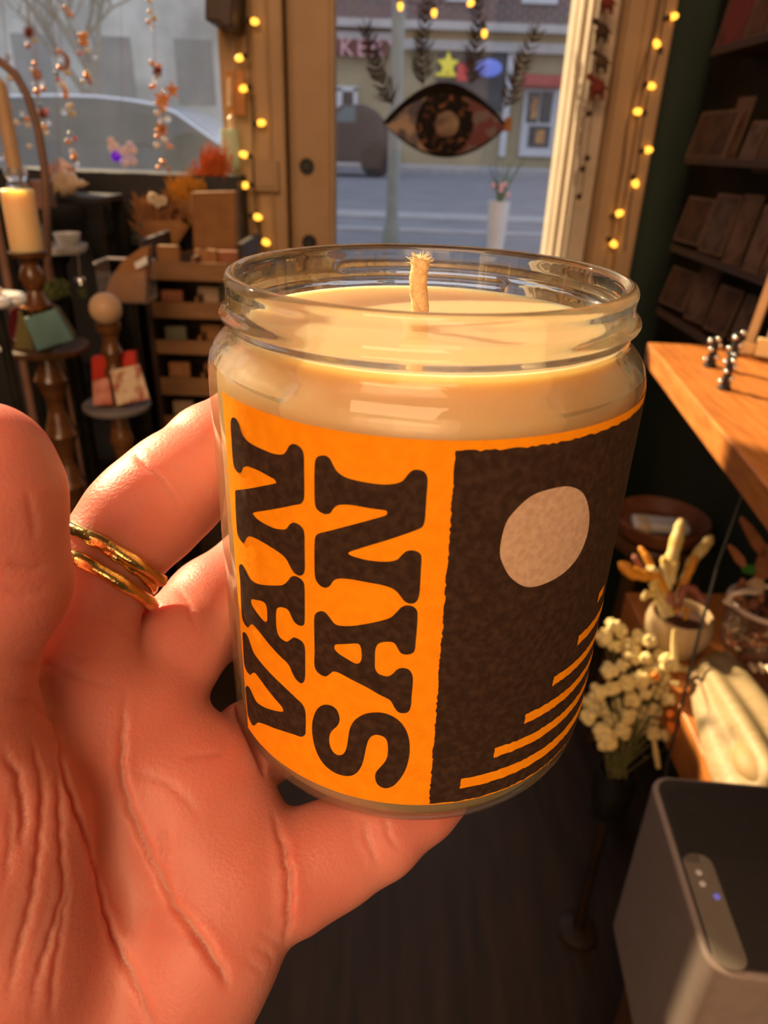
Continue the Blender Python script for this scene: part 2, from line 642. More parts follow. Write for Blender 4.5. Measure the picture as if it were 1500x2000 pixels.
def jlathe(mb, prof, n=128, fn=None, caps=True, mi=0):
    vs, fs = [], []
    for (r, h) in prof:
        for k in range(n):
            th = 2 * math.pi * k / n
            rr = r + (fn(r, h, th) if fn else 0)
            vs.append(JP + (JX * math.sin(th) - JY * math.cos(th)) * (rr / 1000) + JA * (h / 1000))
    for i in range(len(prof) - 1):
        for k in range(n):
            k2 = (k + 1) % n
            fs.append((i * n + k, i * n + k2, (i + 1) * n + k2, (i + 1) * n + k))
    if caps:
        fs.append(tuple(range(n - 1, -1, -1)))
        b = (len(prof) - 1) * n
        fs.append(tuple(range(b, b + n)))
    return mb.add(vs, fs, mi)


candle = thing('jar_candle', 'cream candle in clear glass jar with orange printed label, held in the hand', 'candle', JP + JA * -.035)


def thread(r, h, th):
    if not 53.0 < h < 59.5 or r < 35:
        return 0.0
    a = th if th < math.pi else th - 2 * math.pi
    hc = 56.2 + 1.0 * a / math.pi
    e = 0.0
    for c in ((hc,) if abs(a) < 2.6 else (hc, 55.2, 57.2)):
        e = max(e, math.exp(-((h - c) / 1.05) ** 2))
    return 1.35 * e


outer = [(0.01, -33.6), (20, -33.9), (30, -34.3), (34.5, -34.2), (36.8, -33.2), (38.4, -31.5), (39.25, -29.3), (39.5, -27), (39.5, 10), (39.5, 45.5),
         (39.4, 47.3), (38.95, 48.9), (38.1, 50.4), (37.1, 51.4), (36.2, 52.0), (35.7, 52.6), (35.55, 53.3)]
outer += [(35.6, 53.4 + .35 * i) for i in range(18)]
outer += [(35.6, 60.2), (35.75, 60.9), (35.7, 61.6), (35.35, 62.2), (34.8, 62.5), (34.2, 62.45), (33.7, 62.1), (33.4, 61.5), (33.3, 60.7)]
inner = [(33.3, 56), (33.3, 53.0), (33.6, 51.4), (34.8, 50.1), (36.0, 48.8), (37.4, 47.4), (38.1, 45), (38.2, 10), (38.2, -27), (37.6, -30.6), (35.6, -32.6), (33, -33.2), (20, -32.9), (0.01, -32.6)]
jar = MB()
jlathe(jar, outer + inner, 160, thread, caps=False)
no, nq = len(outer), 160
for i in range(len(jar.f)):
    j = i // nq
    if j < 11 or j > no + 4:                    # body below the shoulder, where the wax lies against the glass
        jar.m[i] = 1
build('glass_jar', jar, [jar_glass('jar_glass', 0.22), jar_glass('jar_glass_body', 0.62, 0.05)], candle, angle=70, label='clear screw-top glass jar')

wax = MB()
wp = [(0.01, -32.4), (20, -33.24), (33, -33.0), (35.5, -32.4), (37.5, -30.5), (38.1, -27), (38.1, 10), (38.0, 45), (37.25, 47.3), (35.85, 48.7), (34.65, 50.0), (33.45, 51.4), (33.15, 53.35), (33.1, 53.9),
      (32.3, 53.65), (30, 53.45), (25, 53.2), (15, 53.1), (6, 53.1), (3, 53.3), (0.01, 53.4)]
jlathe(wax, wp, 128, lambda r, h, th: (0.12 * math.sin(3 * th + 1) if r > 30 and h > 50 else 0), caps=False)
build('wax', wax, mt['wax'], candle, angle=60, label='pale cream wax')

wc0 = pd(813, 640, dep(JP + JA * .053) - .0)
t0 = JP + JA * .0526 + JX * -.0016
t1 = JP + JA * .0648 + JX * -.0017 - JY * .001
wk = MB()
wpts = [t0.lerp(t1, k / 10) + JX * (0.0003 * math.sin(k * .7)) for k in range(11)]
wk.tube(wpts, [.00155 + (.0001 if k % 2 else 0) for k in range(10)] + [.0015], 14)
for k in range(60):                             # frayed tip
    a = random.uniform(0, 2 * math.pi)
    b = t1 + (JX * math.cos(a) + JY * math.sin(a)) * random.uniform(.0002, .0015) - JA * random.uniform(0, .0012)
    d = (JX * math.cos(a) + JY * math.sin(a)) * random.uniform(.0004, .0014) + JA * random.uniform(-.0002, .0010)
    wk.tube([b, b + d * .6, b + d + JA * random.uniform(-.0003, .0003)], [.00010, .00008, .00004], 4)
# the fold that spirals round the rolled wick
wk.tube([t0.lerp(t1, .05 + .5 * k / 20) + (JX * math.sin(1.2 - k * .13) - JY * math.cos(1.2 - k * .13)) * .00158 for k in range(21)], .00018, 5)
build('wick', wk, mt['wick'], candle)

LETTERS = {
    'N1': [(-35.31, 43.09), (-34.33, 43.18), (-33.57, 42.57), (-33.09, 41.66), (-32.44, 40.87), (-31.19, 40.34), (-29.23, 40.17), (-27.22, 40.14), (-24.99, 40.15), (-23.24, 40.56), (-22.46, 41.38), (-21.94, 42.26), (-21.21, 42.74), (-20.28, 42.72), (-19.54, 42.16), (-19.3, 41.21), (-19.32, 39.17), (-19.34, 37.09), (-19.4, 34.96), (-19.53, 34.07), (-20.1, 33.22), (-21.41, 32.6), (-24.4, 31.14), (-27.35, 29.72), (-30.87, 27.98), (-30.8, 27.43), (-29.68, 27.09), (-27.54, 26.98), (-25.55, 27.07), (-23.68, 27.54), (-22.94, 28.09), (-22.39, 28.88), (-21.61, 29.48), (-20.54, 29.46), (-19.75, 28.88), (-19.54, 27.74), (-19.57, 26.06), (-19.6, 23.73), (-19.65, 21.66), (-19.97, 20.59), (-20.66, 20.03), (-21.51, 20.05), (-22.19, 20.52), (-22.78, 21.35), (-23.2, 21.99), (-24.09, 22.62), (-25.78, 23.01), (-28.22, 23.23), (-30.48, 23.18), (-31.96, 22.94), (-32.91, 22.57), (-33.67, 21.85), (-34.53, 20.62), (-35.01, 20.31), (-36.07, 20.48), (-36.95, 21.24), (-37.07, 23.11), (-36.96, 25.63), (-36.75, 28.15), (-36.53, 29.59), (-35.83, 30.11), (-31.55, 32.08), (-28.08, 33.76), (-25.09, 35.18), (-24.9, 35.45), (-25.24, 35.85), (-26.73, 36.03), (-28.93, 36.19), (-31.16, 36.02), (-32.27, 35.75), (-33.22, 35.16), (-33.7, 34.38), (-34.32, 33.81), (-35.33, 33.7), (-36.31, 34.25), (-36.61, 35.8), (-36.55, 38.21), (-36.52, 40.41), (-36.4, 41.75), (-35.96, 42.68)],
    'A1': [(-36.53, 15.22), (-35.63, 15.46), (-34.72, 14.9), (-33.88, 14.13), (-32.73, 13.78), (-30.78, 14.05), (-27.76, 15.21), (-25.07, 16.4), (-24.02, 17.1), (-23.18, 18.11), (-22.57, 19.01), (-21.8, 19.56), (-20.88, 19.58), (-20.09, 19.18), (-19.81, 18.32), (-19.81, 15.7), (-19.88, 12.99), (-20, 10.94), (-20.33, 10.29), (-20.99, 9.98), (-21.85, 10.09), (-22.41, 10.59), (-22.87, 11.41), (-23.43, 12.18), (-24.45, 12.2), (-25.63, 11.72), (-26.23, 10.83), (-26.43, 8.85), (-26.41, 6.76), (-25.86, 5.49), (-24.79, 5.14), (-23.94, 5.26), (-23.08, 6.15), (-22.35, 6.9), (-21.37, 7.01), (-20.43, 6.65), (-20.03, 5.48), (-20.07, 2.56), (-20.14, -0.04), (-20.33, -1.54), (-20.88, -2.44), (-21.58, -2.53), (-22.47, -1.95), (-23.05, -1.03), (-23.53, -0.06), (-24.35, 0.63), (-25.87, 1.15), (-28.39, 2.19), (-31.16, 3.44), (-33.14, 3.91), (-34.1, 3.58), (-34.84, 2.8), (-35.36, 2.12), (-36.51, 1.98), (-37.56, 2.67), (-37.8, 4.56), (-37.55, 8.1), (-37.31, 11.55), (-37.43, 13.77), (-37.07, 14.71)],
    'A1hole': [(-33.15, 9.65), (-31.66, 10.29), (-30.01, 10.89), (-29.02, 10.79), (-28.71, 10), (-28.68, 8.68), (-28.82, 7.36), (-29.31, 6.82), (-30.08, 6.8), (-31.38, 7.26), (-32.74, 7.88), (-33.49, 8.44), (-33.5, 9.21)],
    'V': [(-37.51, -0.3), (-36.59, -0.03), (-35.57, -0.53), (-34.84, -1.63), (-33.83, -2.88), (-31.77, -3.58), (-29.35, -4.31), (-26.66, -5.04), (-24.21, -5.86), (-22.12, -6.75), (-20.92, -7.4), (-20.36, -8.6), (-20.29, -10.71), (-20.38, -13.15), (-20.55, -14.46), (-21.46, -15.51), (-23.08, -15.87), (-25.85, -16.73), (-28.4, -17.66), (-31.27, -18.74), (-33.74, -20.03), (-34.7, -21.08), (-36.18, -22.8), (-37.39, -22.85), (-38.55, -21.84), (-38.7, -19.81), (-38.74, -17), (-38.74, -14.91), (-37.83, -13.65), (-36.6, -13.42), (-35.4, -14.25), (-34.08, -15.01), (-31.51, -14.44), (-28.65, -13.29), (-25.97, -11.98), (-25.7, -11.22), (-26.25, -10.57), (-27.92, -9.85), (-29.95, -8.96), (-32.15, -8), (-33.67, -7.59), (-34.53, -7.99), (-35.31, -8.81), (-35.94, -9.51), (-37.29, -9.64), (-38.41, -8.77), (-38.41, -5.91), (-38.31, -3.25), (-38.13, -1.22)],
    'N2': [(-16.18, 42.05), (-15.45, 42.1), (-14.89, 41.73), (-14.39, 40.84), (-13.76, 39.98), (-12.71, 39.4), (-11.34, 39.14), (-9.59, 39.03), (-7.61, 38.99), (-5.94, 39.15), (-4.67, 39.52), (-3.93, 40.08), (-3.34, 41.02), (-2.74, 41.62), (-2, 41.77), (-1.24, 41.57), (-0.76, 40.97), (-0.56, 40.01), (-0.59, 37.91), (-0.59, 35.76), (-0.62, 33.86), (-0.88, 32.74), (-1.76, 32.1), (-4.07, 30.94), (-6.03, 29.96), (-8.71, 28.65), (-10.65, 27.6), (-11.86, 26.88), (-11.78, 26.43), (-10.63, 26.19), (-8.93, 26.03), (-7, 26.08), (-5.5, 26.31), (-4.37, 26.76), (-3.79, 27.52), (-3.16, 28.27), (-2.37, 28.57), (-1.57, 28.47), (-0.95, 28.04), (-0.74, 27.2), (-0.73, 25.16), (-0.7, 23.24), (-0.72, 21.13), (-0.93, 19.8), (-1.44, 19.13), (-2.2, 18.99), (-2.98, 19.39), (-3.56, 20.17), (-4.21, 21), (-5.2, 21.62), (-6.88, 21.96), (-8.85, 22.03), (-11.16, 22.06), (-12.93, 21.84), (-13.99, 21.46), (-14.61, 20.79), (-15.08, 19.91), (-15.87, 19.31), (-16.76, 19.41), (-17.48, 20.11), (-17.76, 21.2), (-17.79, 23.67), (-17.74, 26.11), (-17.6, 27.9), (-17.03, 28.84), (-15.02, 29.9), (-12.25, 31.29), (-10.15, 32.29), (-8, 33.3), (-6.42, 34.03), (-6.13, 34.51), (-6.38, 34.91), (-7.77, 34.95), (-9.52, 34.98), (-11.16, 35.03), (-12.55, 34.89), (-13.69, 34.54), (-14.41, 33.83), (-14.93, 32.97), (-15.76, 32.58), (-16.59, 32.72), (-17.35, 33.29), (-17.56, 34.66), (-17.56, 36.87), (-17.52, 39.05), (-17.38, 40.79), (-16.99, 41.65)],
    'A2': [(-16.81, 14.48), (-15.96, 14.5), (-15.21, 13.82), (-14.39, 12.85), (-13.47, 12.65), (-11.87, 12.98), (-10.3, 13.53), (-8.27, 14.37), (-6.46, 15.19), (-5.01, 16), (-4.08, 17.19), (-3.31, 18.25), (-2.37, 18.64), (-1.48, 18.4), (-0.91, 17.66), (-0.78, 16.3), (-0.78, 14.11), (-0.83, 11.88), (-0.9, 10.02), (-1.36, 9.26), (-2.35, 8.98), (-3.1, 9.22), (-3.64, 10.09), (-4.08, 10.93), (-4.76, 11.25), (-6, 11.05), (-6.91, 10.44), (-7.26, 9.23), (-7.29, 7.33), (-7.21, 5.42), (-6.67, 4.44), (-5.8, 4.12), (-4.94, 4.15), (-4.2, 4.84), (-3.55, 5.78), (-2.64, 6.18), (-1.62, 5.86), (-1.01, 4.72), (-0.88, 2.77), (-0.95, 0.55), (-0.96, -1.71), (-1.3, -3.1), (-2.06, -3.58), (-3.03, -3.43), (-3.67, -2.54), (-4.24, -1.37), (-4.78, -0.77), (-6.55, 0.05), (-8.7, 1.16), (-10.87, 1.94), (-12.72, 2.61), (-13.84, 2.87), (-14.6, 2.72), (-15.19, 2.01), (-15.88, 1.24), (-16.78, 1.12), (-17.78, 1.69), (-18.17, 2.98), (-18.08, 5.88), (-18.07, 9.1), (-18.05, 12.25), (-17.79, 13.58)],
    'A2hole': [(-14.02, 8.65), (-12.38, 9.22), (-10.43, 9.84), (-9.81, 9.53), (-9.56, 8.33), (-9.54, 6.85), (-9.85, 6.03), (-10.37, 5.68), (-11.09, 5.81), (-12.36, 6.36), (-13.65, 6.96), (-14.25, 7.56), (-14.32, 8.07)],
    'S': [(-15.93, -5.15), (-14.73, -5.03), (-13.85, -5.65), (-13.42, -6.91), (-13.41, -8.11), (-13.85, -9.35), (-14.65, -10.52), (-15.22, -11.73), (-15.42, -13.3), (-15.18, -14.96), (-14.57, -15.97), (-13.75, -16.32), (-12.84, -15.87), (-12.21, -14.67), (-11.87, -12.93), (-11.69, -11.14), (-11.42, -9.11), (-10.77, -7.23), (-9.67, -5.73), (-8.41, -4.7), (-6.8, -4.11), (-5.2, -4.04), (-3.59, -4.73), (-2.31, -5.98), (-1.34, -7.9), (-0.83, -10.15), (-0.69, -12.83), (-0.92, -15.34), (-1.46, -17.67), (-2.38, -19.82), (-3.35, -21.26), (-4.55, -21.98), (-5.59, -21.78), (-6.32, -20.89), (-6.6, -19.65), (-6.48, -18.33), (-5.82, -17.03), (-5.03, -15.61), (-4.56, -14.02), (-4.5, -12.03), (-4.73, -10.36), (-5.3, -9.49), (-6.49, -9.19), (-7.39, -9.68), (-8.01, -10.8), (-8.35, -12.36), (-8.6, -14.16), (-8.85, -15.99), (-9.34, -17.92), (-10.15, -19.59), (-11.32, -20.65), (-12.83, -21.08), (-14.48, -20.98), (-16.17, -20.17), (-17.45, -18.7), (-18.3, -16.8), (-18.81, -14.38), (-18.94, -11.94), (-18.66, -9.58), (-17.93, -7.31), (-16.96, -5.86)],
    'sun': [(11.19, 28.09), (11.52, 32.47), (12.9, 34.88), (15.61, 37.03), (19.7, 37.5), (22.89, 36.9), (26, 34.81), (28.27, 30.97), (28.93, 27), (27.75, 23.54), (25.04, 21.35), (21.22, 20.31), (17.11, 20.45), (14.03, 22.55), (12.2, 25.2)],
}



def smooth_poly(p, n=3):
    out = []
    m = len(p)
    for i in range(m):
        p0, p1, p2, p3 = [Vector(p[(i + k - 1) % m]) for k in range(4)]
        for j in range(n):
            t = j / n
            out.append(0.5 * ((2 * p1) + (p2 - p0) * t + (2 * p0 - 5 * p1 + 4 * p2 - p3) * t * t + (3 * p1 - p0 - 3 * p2 + p3) * t ** 3))
    return out


def inside(p, poly):
    c = False
    j = len(poly) - 1
    for i in range(len(poly)):
        a, b = poly[i], poly[j]
        if (a[1] > p[1]) != (b[1] > p[1]) and p[0] < (b[0] - a[0]) * (p[1] - a[1]) / (b[1] - a[1]) + a[0]:
            c = not c
        j = i
    return c


def print_on(mb, loops, off, step=1.3):
    """fill the outline (with holes) and wrap it on the jar wall"""
    vs, es = [], []
    for lp in loops:
        b = len(vs)
        vs += [Vector((q[0], q[1])) for q in lp]
        es += [(b + i, b + (i + 1) % len(lp)) for i in range(len(lp))]
    x0, x1 = min(v.x for v in vs), max(v.x for v in vs)
    y0, y1 = min(v.y for v in vs), max(v.y for v in vs)
    x = x0 + step / 2
    while x < x1:
        y = y0 + step
        while y < y1:
            if inside((x, y), loops[0]) and not any(inside((x, y), h) for h in loops[1:]):
                vs.append(Vector((x, y)))
            y += step * (3 if len(loops[0]) < 8 else 1.5)
        x += step
    r = delaunay_2d_cdt(vs, es, [], 0, 1e-5)
    vv, ff = r[0], r[2]
    if True:
        keep = []
        for q in ff:
            c = sum((vv[i] for i in q), Vector((0, 0))) / len(q)
            if inside(c, loops[0]) and not any(inside(c, h) for h in loops[1:]):
                keep.append(q)
        ff = keep
    return mb.add([jpt(v.x, v.y, off) for v in vv], ff)


lab = MB()
U0, U1, H0, H1 = -39.2, 84.0, -25.9, 46.3
nu, nh = 120, 12
lab.add([jpt(U0 + (U1 - U0) * i / nu, H0 + (H1 - H0) * j / nh, .10) for i in range(nu + 1) for j in range(nh + 1)],
        [(i * (nh + 1) + j, (i + 1) * (nh + 1) + j, (i + 1) * (nh + 1) + j + 1, i * (nh + 1) + j + 1) for i in range(nu) for j in range(nh)])
label = build('label', lab, mt['paper_orange'], candle, label='orange paper label', recalc=False)
let = MB()
for k in ('N1', 'V', 'N2', 'S'):
    print_on(let, [smooth_poly(LETTERS[k])], .19)
print_on(let, [smooth_poly(LETTERS['A1']), smooth_poly(LETTERS['A1hole'])], .19)
print_on(let, [smooth_poly(LETTERS['A2']), smooth_poly(LETTERS['A2hole'])], .19)
build('lettering', let, mt['ink'], label, recalc=False, label='dark brown lettering set sideways')


def rough_edge(a, b, n, amp):
    a, b = Vector(a), Vector(b)
    d = (b - a)
    nn = Vector((-d.y, d.x)).normalized()
    return [a + d * (i / n) + nn * random.uniform(-amp, amp) for i in range(n)]


pan = MB()
print_on(pan, [rough_edge((3.1, 44.8), (3.5, -25.6), 130, .16) + rough_edge((3.5, -25.5), (80, -25.5), 110, .14)
               + rough_edge((80, -25.5), (80, 45.1), 20, .1) + rough_edge((80, 45.2), (3.1, 44.8), 110, .16)], .19, 1.6)
build('printed_panel', pan, mt['ink'], label, recalc=False, label='dark brown printed night panel')
st = MB()
for (u, h0, h1) in [(39.0, 8.2, 10.3), (32.8, 2.1, 4.3), (26.7, -4.0, -1.9), (20.8, -10.0, -7.8), (15.0, -16.0, -13.7), (9.0, -22.2, -19.7)]:
    e = 72 if h0 < 8 else 42.2
    n = int((e - u) * 1.3)
    print_on(st, [rough_edge((u, h1), (u, h0), 5, .08) + rough_edge((u, h0), (e, h0 + .3), n, .14) + rough_edge((e, h0 + .3), (e, h1 + .2), 3, .05) + rough_edge((e, h1 + .2), (u, h1), n, .14)], .27)
build('printed_steps', st, mt['paper_orange'], label, recalc=False, label='orange printed staircase of ragged bars')
sn = MB()
print_on(sn, [smooth_poly(LETTERS['sun'], 5)], .27)
build('printed_moon', sn, mt['paper_bare'], label, recalc=False, label='pale egg-shaped printed moon')

# ================================================================== the hand
HV = 0.0006 if not globals().get('FASTHAND') else 0.0014


def P(px, py, d):
    return np.array(pd(px, py, d))


def rpx(n, d):
    return n * d / FPX


class SDF:
    def __init__(self, lo, hi, h):
        self.lo, self.h = np.array(lo), h
        self.n = np.ceil((np.array(hi) - self.lo) / h).astype(int) + 1
        self.F = np.full(self.n, 0.02, np.float32)

    def grid(self, lo, hi):
        a = np.clip(np.floor((lo - self.lo) / self.h).astype(int), 0, self.n)
        b = np.clip(np.ceil((hi - self.lo) / self.h).astype(int) + 1, 0, self.n)
        ax = [(np.arange(a[i], b[i]) * self.h + self.lo[i]).astype(np.float32) for i in range(3)]
        return tuple(slice(a[i], b[i]) for i in range(3)), np.meshgrid(*ax, indexing='ij', sparse=True)

    @staticmethod
    def cone(G, a, b, ra, rb):
        ba = b - a
        L = float(ba @ ba)
        px, py, pz = G[0] - a[0], G[1] - a[1], G[2] - a[2]
        t = np.clip((px * ba[0] + py * ba[1] + pz * ba[2]) / L, 0, 1)
        return np.sqrt((px - ba[0] * t) ** 2 + (py - ba[1] * t) ** 2 + (pz - ba[2] * t) ** 2) - (ra + (rb - ra) * t)

    def chain(self, pts, k_in, k_out):
        """pts: (position, radius) joints of one limb, blended with k_in, joined to the rest with k_out"""
        ps = np.array([p for p, r in pts])
        rm = max(r for p, r in pts) + .02
        sl, G = self.grid(ps.min(0) - rm, ps.max(0) + rm)
        f = None
        for i in range(len(pts) - 1):
            d = self.cone(G, pts[i][0], pts[i + 1][0], pts[i][1], pts[i + 1][1])
            f = d if f is None else smin(f, d, k_in)
        self.F[sl] = smin(self.F[sl], f, k_out)


def smin(a, b, k):
    h = np.clip(0.5 + 0.5 * (b - a) / k, 0, 1)
    return b + (a - b) * h - k * h * (1 - h)


def surface_nets(F, lo, h):
    S = F < 0
    nx, ny, nz = F.shape
    c = [S[i:nx - 1 + i, j:ny - 1 + j, k:nz - 1 + k] for i in (0, 1) for j in (0, 1) for k in (0, 1)]
    any_, all_ = np.zeros_like(c[0]), np.ones_like(c[0])
    for x in c:
        any_ |= x
        all_ &= x
    cells = np.argwhere(any_ & ~all_)
    idx = np.full((nx - 1, ny - 1, nz - 1), -1, np.int64)
    idx[tuple(cells.T)] = np.arange(len(cells))
    acc = np.zeros((len(cells), 3))
    cnt = np.zeros(len(cells))
    cor = np.array([(i, j, k) for i in (0, 1) for j in (0, 1) for k in (0, 1)])
    for a in range(8):
        for b in range(a + 1, 8):
            if np.abs(cor[a] - cor[b]).sum() != 1:
                continue
            fa = F[tuple((cells + cor[a]).T)]
            fb = F[tuple((cells + cor[b]).T)]
            m = (fa < 0) != (fb < 0)
            t = np.zeros(len(cells))
            t[m] = fa[m] / (fa[m] - fb[m])
            acc[m] += cor[a] + (cor[b] - cor[a]) * t[m, None]
            cnt[m] += 1
    V = (cells + acc / cnt[:, None]) * h + lo
    Q = []
    for ax in range(3):
        o = np.eye(3, dtype=int)[ax]
        u, v = [np.eye(3, dtype=int)[(ax + k) % 3] for k in (1, 2)]
        sh = [slice(0, F.shape[i] - o[i]) for i in range(3)]
        s2 = [slice(o[i], F.shape[i]) for i in range(3)]
        e = np.argwhere(S[tuple(sh)] != S[tuple(s2)])
        ok = (e @ u > 0) & (e @ v > 0) & (e @ u < np.array(F.shape) @ u - 1) & (e @ v < np.array(F.shape) @ v - 1)
        e = e[ok]
        q = np.stack([idx[tuple((e - u - v).T)], idx[tuple((e - v).T)], idx[tuple(e.T)], idx[tuple((e - u).T)]], 1)
        fl = S[tuple(e.T)]
        q[~fl] = q[~fl][:, ::-1]
        Q.append(q[(q >= 0).all(1)])
    return V, np.concatenate(Q)


def J(px, py, d, n):
    return (P(px, py, d), rpx(n, d))


PALM = [
    [(110, 2120, .138, 150), (70, 2560, .136, 150)],
    [(210, 2120, .138, 130), (150, 2560, .136, 150)],
    [(20, 2180, .138, 150), (90, 1700, .144, 120), (150, 1250, .146, 106)],
    [(150, 2180, .141, 130), (210, 1750, .149, 110), (285, 1395, .152, 104)],
    [(210, 2180, .141, 115), (310, 1800, .149, 110), (405, 1530, .152, 98)],
    [(250, 2200, .139, 110), (385, 1900, .143, 106), (490, 1705, .147, 104)],
    [(280, 2200, .135, 115), (325, 2000, .137, 114), (402, 1845, .1395, 122), (445, 1740, .144, 108)],
    [(115, 1300, .145, 88), (255, 1440, .151, 88), (400, 1530, .152, 94), (490, 1705, .147, 98)],
    [(80, 2180, .132, 150), (0, 1850, .127, 185), (-40, 1640, .122, 190), (-120, 1450, .119, 165)],
    [(230, 1480, .147, 90), (330, 1600, .147, 90), (420, 1720, .145, 85)],
]
FINGERS = {
    'index': [(150, 1250, .147, 104), (200, 1103, .148, 98), (262, 1023, .152, 103), (300, 988, .155, 102), (345, 948, .160, 100), (418, 885, .169, 93), (520, 810, .185, 84), (620, 770, .196, 70)],
    'middle': [(285, 1395, .153, 102), (342, 1264, .162, 95), (420, 1187, .178, 97), (520, 1110, .193, 92), (640, 1060, .209, 80), (700, 1040, .214, 68)],
    'ring': [(405, 1530, .153, 96), (495, 1456, .164, 84), (600, 1390, .176, 84), (720, 1330, .190, 74)],
    'pinky': [(490, 1705, .148, 104), (565, 1708, .147, 108), (640, 1672, .149, 98), (740, 1620, .152, 86), (820, 1572, .155, 70), (860, 1548, .157, 58)],
}
THUMB = [(-120, 1450, .119, 160), (-85, 1290, .115, 138), (-22, 1130, .110, 140), (-20, 1010, .108, 130), (-24, 950, .107, 130), (-34, 908, .106, 122)]
def chain_pts(c):
    return [J(*q) for q in c]


lo = pd(250, 1500, .15)
allp = np.array([P(q[0], q[1], q[2]) for c in PALM + list(FINGERS.values()) + [THUMB] for q in c])
lo, hi = allp.min(0) - .024, allp.max(0) + .024
S = SDF(lo, hi, HV)
for c in PALM:
    S.chain(chain_pts(c), .006, .009)
for k, c in FINGERS.items():
    S.chain(chain_pts(c), .003, .0022)
S.chain(chain_pts(THUMB), .004, .007)
# what it holds: the skin flattens against the jar
_, G = S.grid(lo - 1, hi + 1)
wx, wy, wz = G[0] - JP.x, G[1] - JP.y, G[2] - JP.z
hh = wx * JA.x + wy * JA.y + wz * JA.z
rr = np.sqrt(np.maximum(wx * wx + wy * wy + wz * wz - hh * hh, 0))
jd = np.maximum(rr - .03985, np.maximum(hh - .065, -.0346 - hh))
S.F = np.maximum(S.F, -jd)
V, Q = surface_nets(S.F, S.lo, HV)
for _ in range(3):                              # relax the voxel steps
    acc = np.zeros_like(V)
    cn = np.zeros(len(V))
    for a in range(4):
        b = Q[:, (a + 1) % 4]
        np.add.at(acc, Q[:, a], V[b]); np.add.at(cn, Q[:, a], 1)
        np.add.at(acc, b, V[Q[:, a]]); np.add.at(cn, b, 1)
    V = V * .45 + acc / cn[:, None] * .55
tri = np.concatenate([Q[:, [0, 1, 2]], Q[:, [0, 2, 3]]])
fn = np.cross(V[tri[:, 1]] - V[tri[:, 0]], V[tri[:, 2]] - V[tri[:, 0]])
N = np.zeros_like(V)
for a in range(3):
    np.add.at(N, tri[:, a], fn)
N /= np.linalg.norm(N, axis=1)[:, None] + 1e-12
bvh = BVHTree.FromPolygons([tuple(v) for v in V], [tuple(int(i) for i in q) for q in Q])

# folds of the palm and the finger joints: (line over the skin, depth mm, width mm)
CREASES = [
    ([(0, 1355), (60, 1370), (102, 1406), (114, 1454), (122, 1508), (144, 1568), (168, 1634), (186, 1706), (204, 1778), (234, 1856), (264, 1916), (294, 1994), (330, 2080)], 1.0, .9),
    ([(246, 1340), (240, 1430), (237, 1508), (252, 1574), (282, 1646), (312, 1712), (336, 1766), (372, 1808), (414, 1862), (450, 1928)], .9, .8),
    ([(372, 1808), (400, 1850), (430, 1895), (452, 1935)], .9, 1.1),
    ([(324, 1600), (318, 1694), (336, 1766)], .35, .9),
    ([(0, 1460), (36, 1514), (48, 1586), (42, 1670)], .7, .9),
    ([(96, 1440), (114, 1532), (120, 1622), (126, 1730), (102, 1808), (72, 1910), (56, 2010)], .6, .8),
    ([(92, 1500), (84, 1562), (78, 1670), (66, 1748), (36, 1850), (12, 1970)], .6, .8),
    ([(60, 1440), (80, 1520), (84, 1600)], .45, .7),
    ([(20, 1560), (22, 1650), (10, 1740)], .4, .8),
    ([(140, 1700), (120, 1790), (104, 1900), (100, 2010)], .45, .8),
    ([(534, 1590), (552, 1646), (565, 1718), (564, 1802), (556, 1850)], 1.1, .9),
    ([(710, 1600), (720, 1650), (746, 1700)], .45, .7),
    ([(748, 1590), (760, 1630), (780, 1665)], .4, .7),
    ([(500, 1850), (522, 1862), (540, 1880)], .3, .6), ([(486, 1880), (506, 1896), (516, 1910)], .3, .6), ([(510, 1820), (535, 1836), (552, 1850)], .3, .6),
    ([(262, 885), (292, 915), (318, 938), (340, 966), (352, 1000)], .55, .9),
    ([(330, 930), (356, 958), (368, 985)], .3, .7),
    ([(195, 1205), (240, 1230), (268, 1250)], .25, .7),
    ([(30, 1290), (100, 1300), (170, 1330), (235, 1345)], .35, .9),
    ([(150, 1290), (195, 1280), (235, 1290)], .2, .7),
    ([(52, 960), (66, 1010), (70, 1060)], .25, .7), ([(20, 1100), (60, 1110), (100, 1105)], .3, .9), ([(10, 1150), (50, 1160), (95, 1150)], .2, .8),
    ([(348, 1150), (372, 1185), (382, 1230)], .35, .9),
    ([(360, 1480), (430, 1470), (455, 1440)], .3, .9),
    ([(240, 1500), (330, 1530), (400, 1600)], .22, 1.2),
]
D = np.zeros(len(V))
for line, amp, wid in CREASES:
    pts = []
    for (a, b) in zip(line[:-1], line[1:]):
        n = max(2, int(math.dist(a, b) / 6))
        for i in range(n):
            x, y = a[0] + (b[0] - a[0]) * i / n, a[1] + (b[1] - a[1]) * i / n
            h = bvh.ray_cast(CAM, ray(x + 1.6 * math.sin(y * .13), y).normalized())
            if h[0] is not None:
                pts.append(np.array(h[0]))
    if len(pts) < 2:
        continue
    A = np.array(pts)
    bb0, bb1 = A.min(0) - .006, A.max(0) + .006
    sel = np.where(((V > bb0) & (V < bb1)).all(1))[0]
    dm = np.full(len(sel), 1.0)
    wt = np.ones(len(sel))
    for i, p in enumerate(A):
        d = np.linalg.norm(V[sel] - p, axis=1)
        near = d < dm
        dm[near] = d[near]
        wt[near] = min(1, 4 * min(i + 1, len(A) - i) / len(A))
    d = dm * 1000 / wid
    D[sel] += amp * 1.1 * wt * (-np.exp(-(d / .62) ** 2) + .16 * np.exp(-((d - 1.9) / 1.1) ** 2))
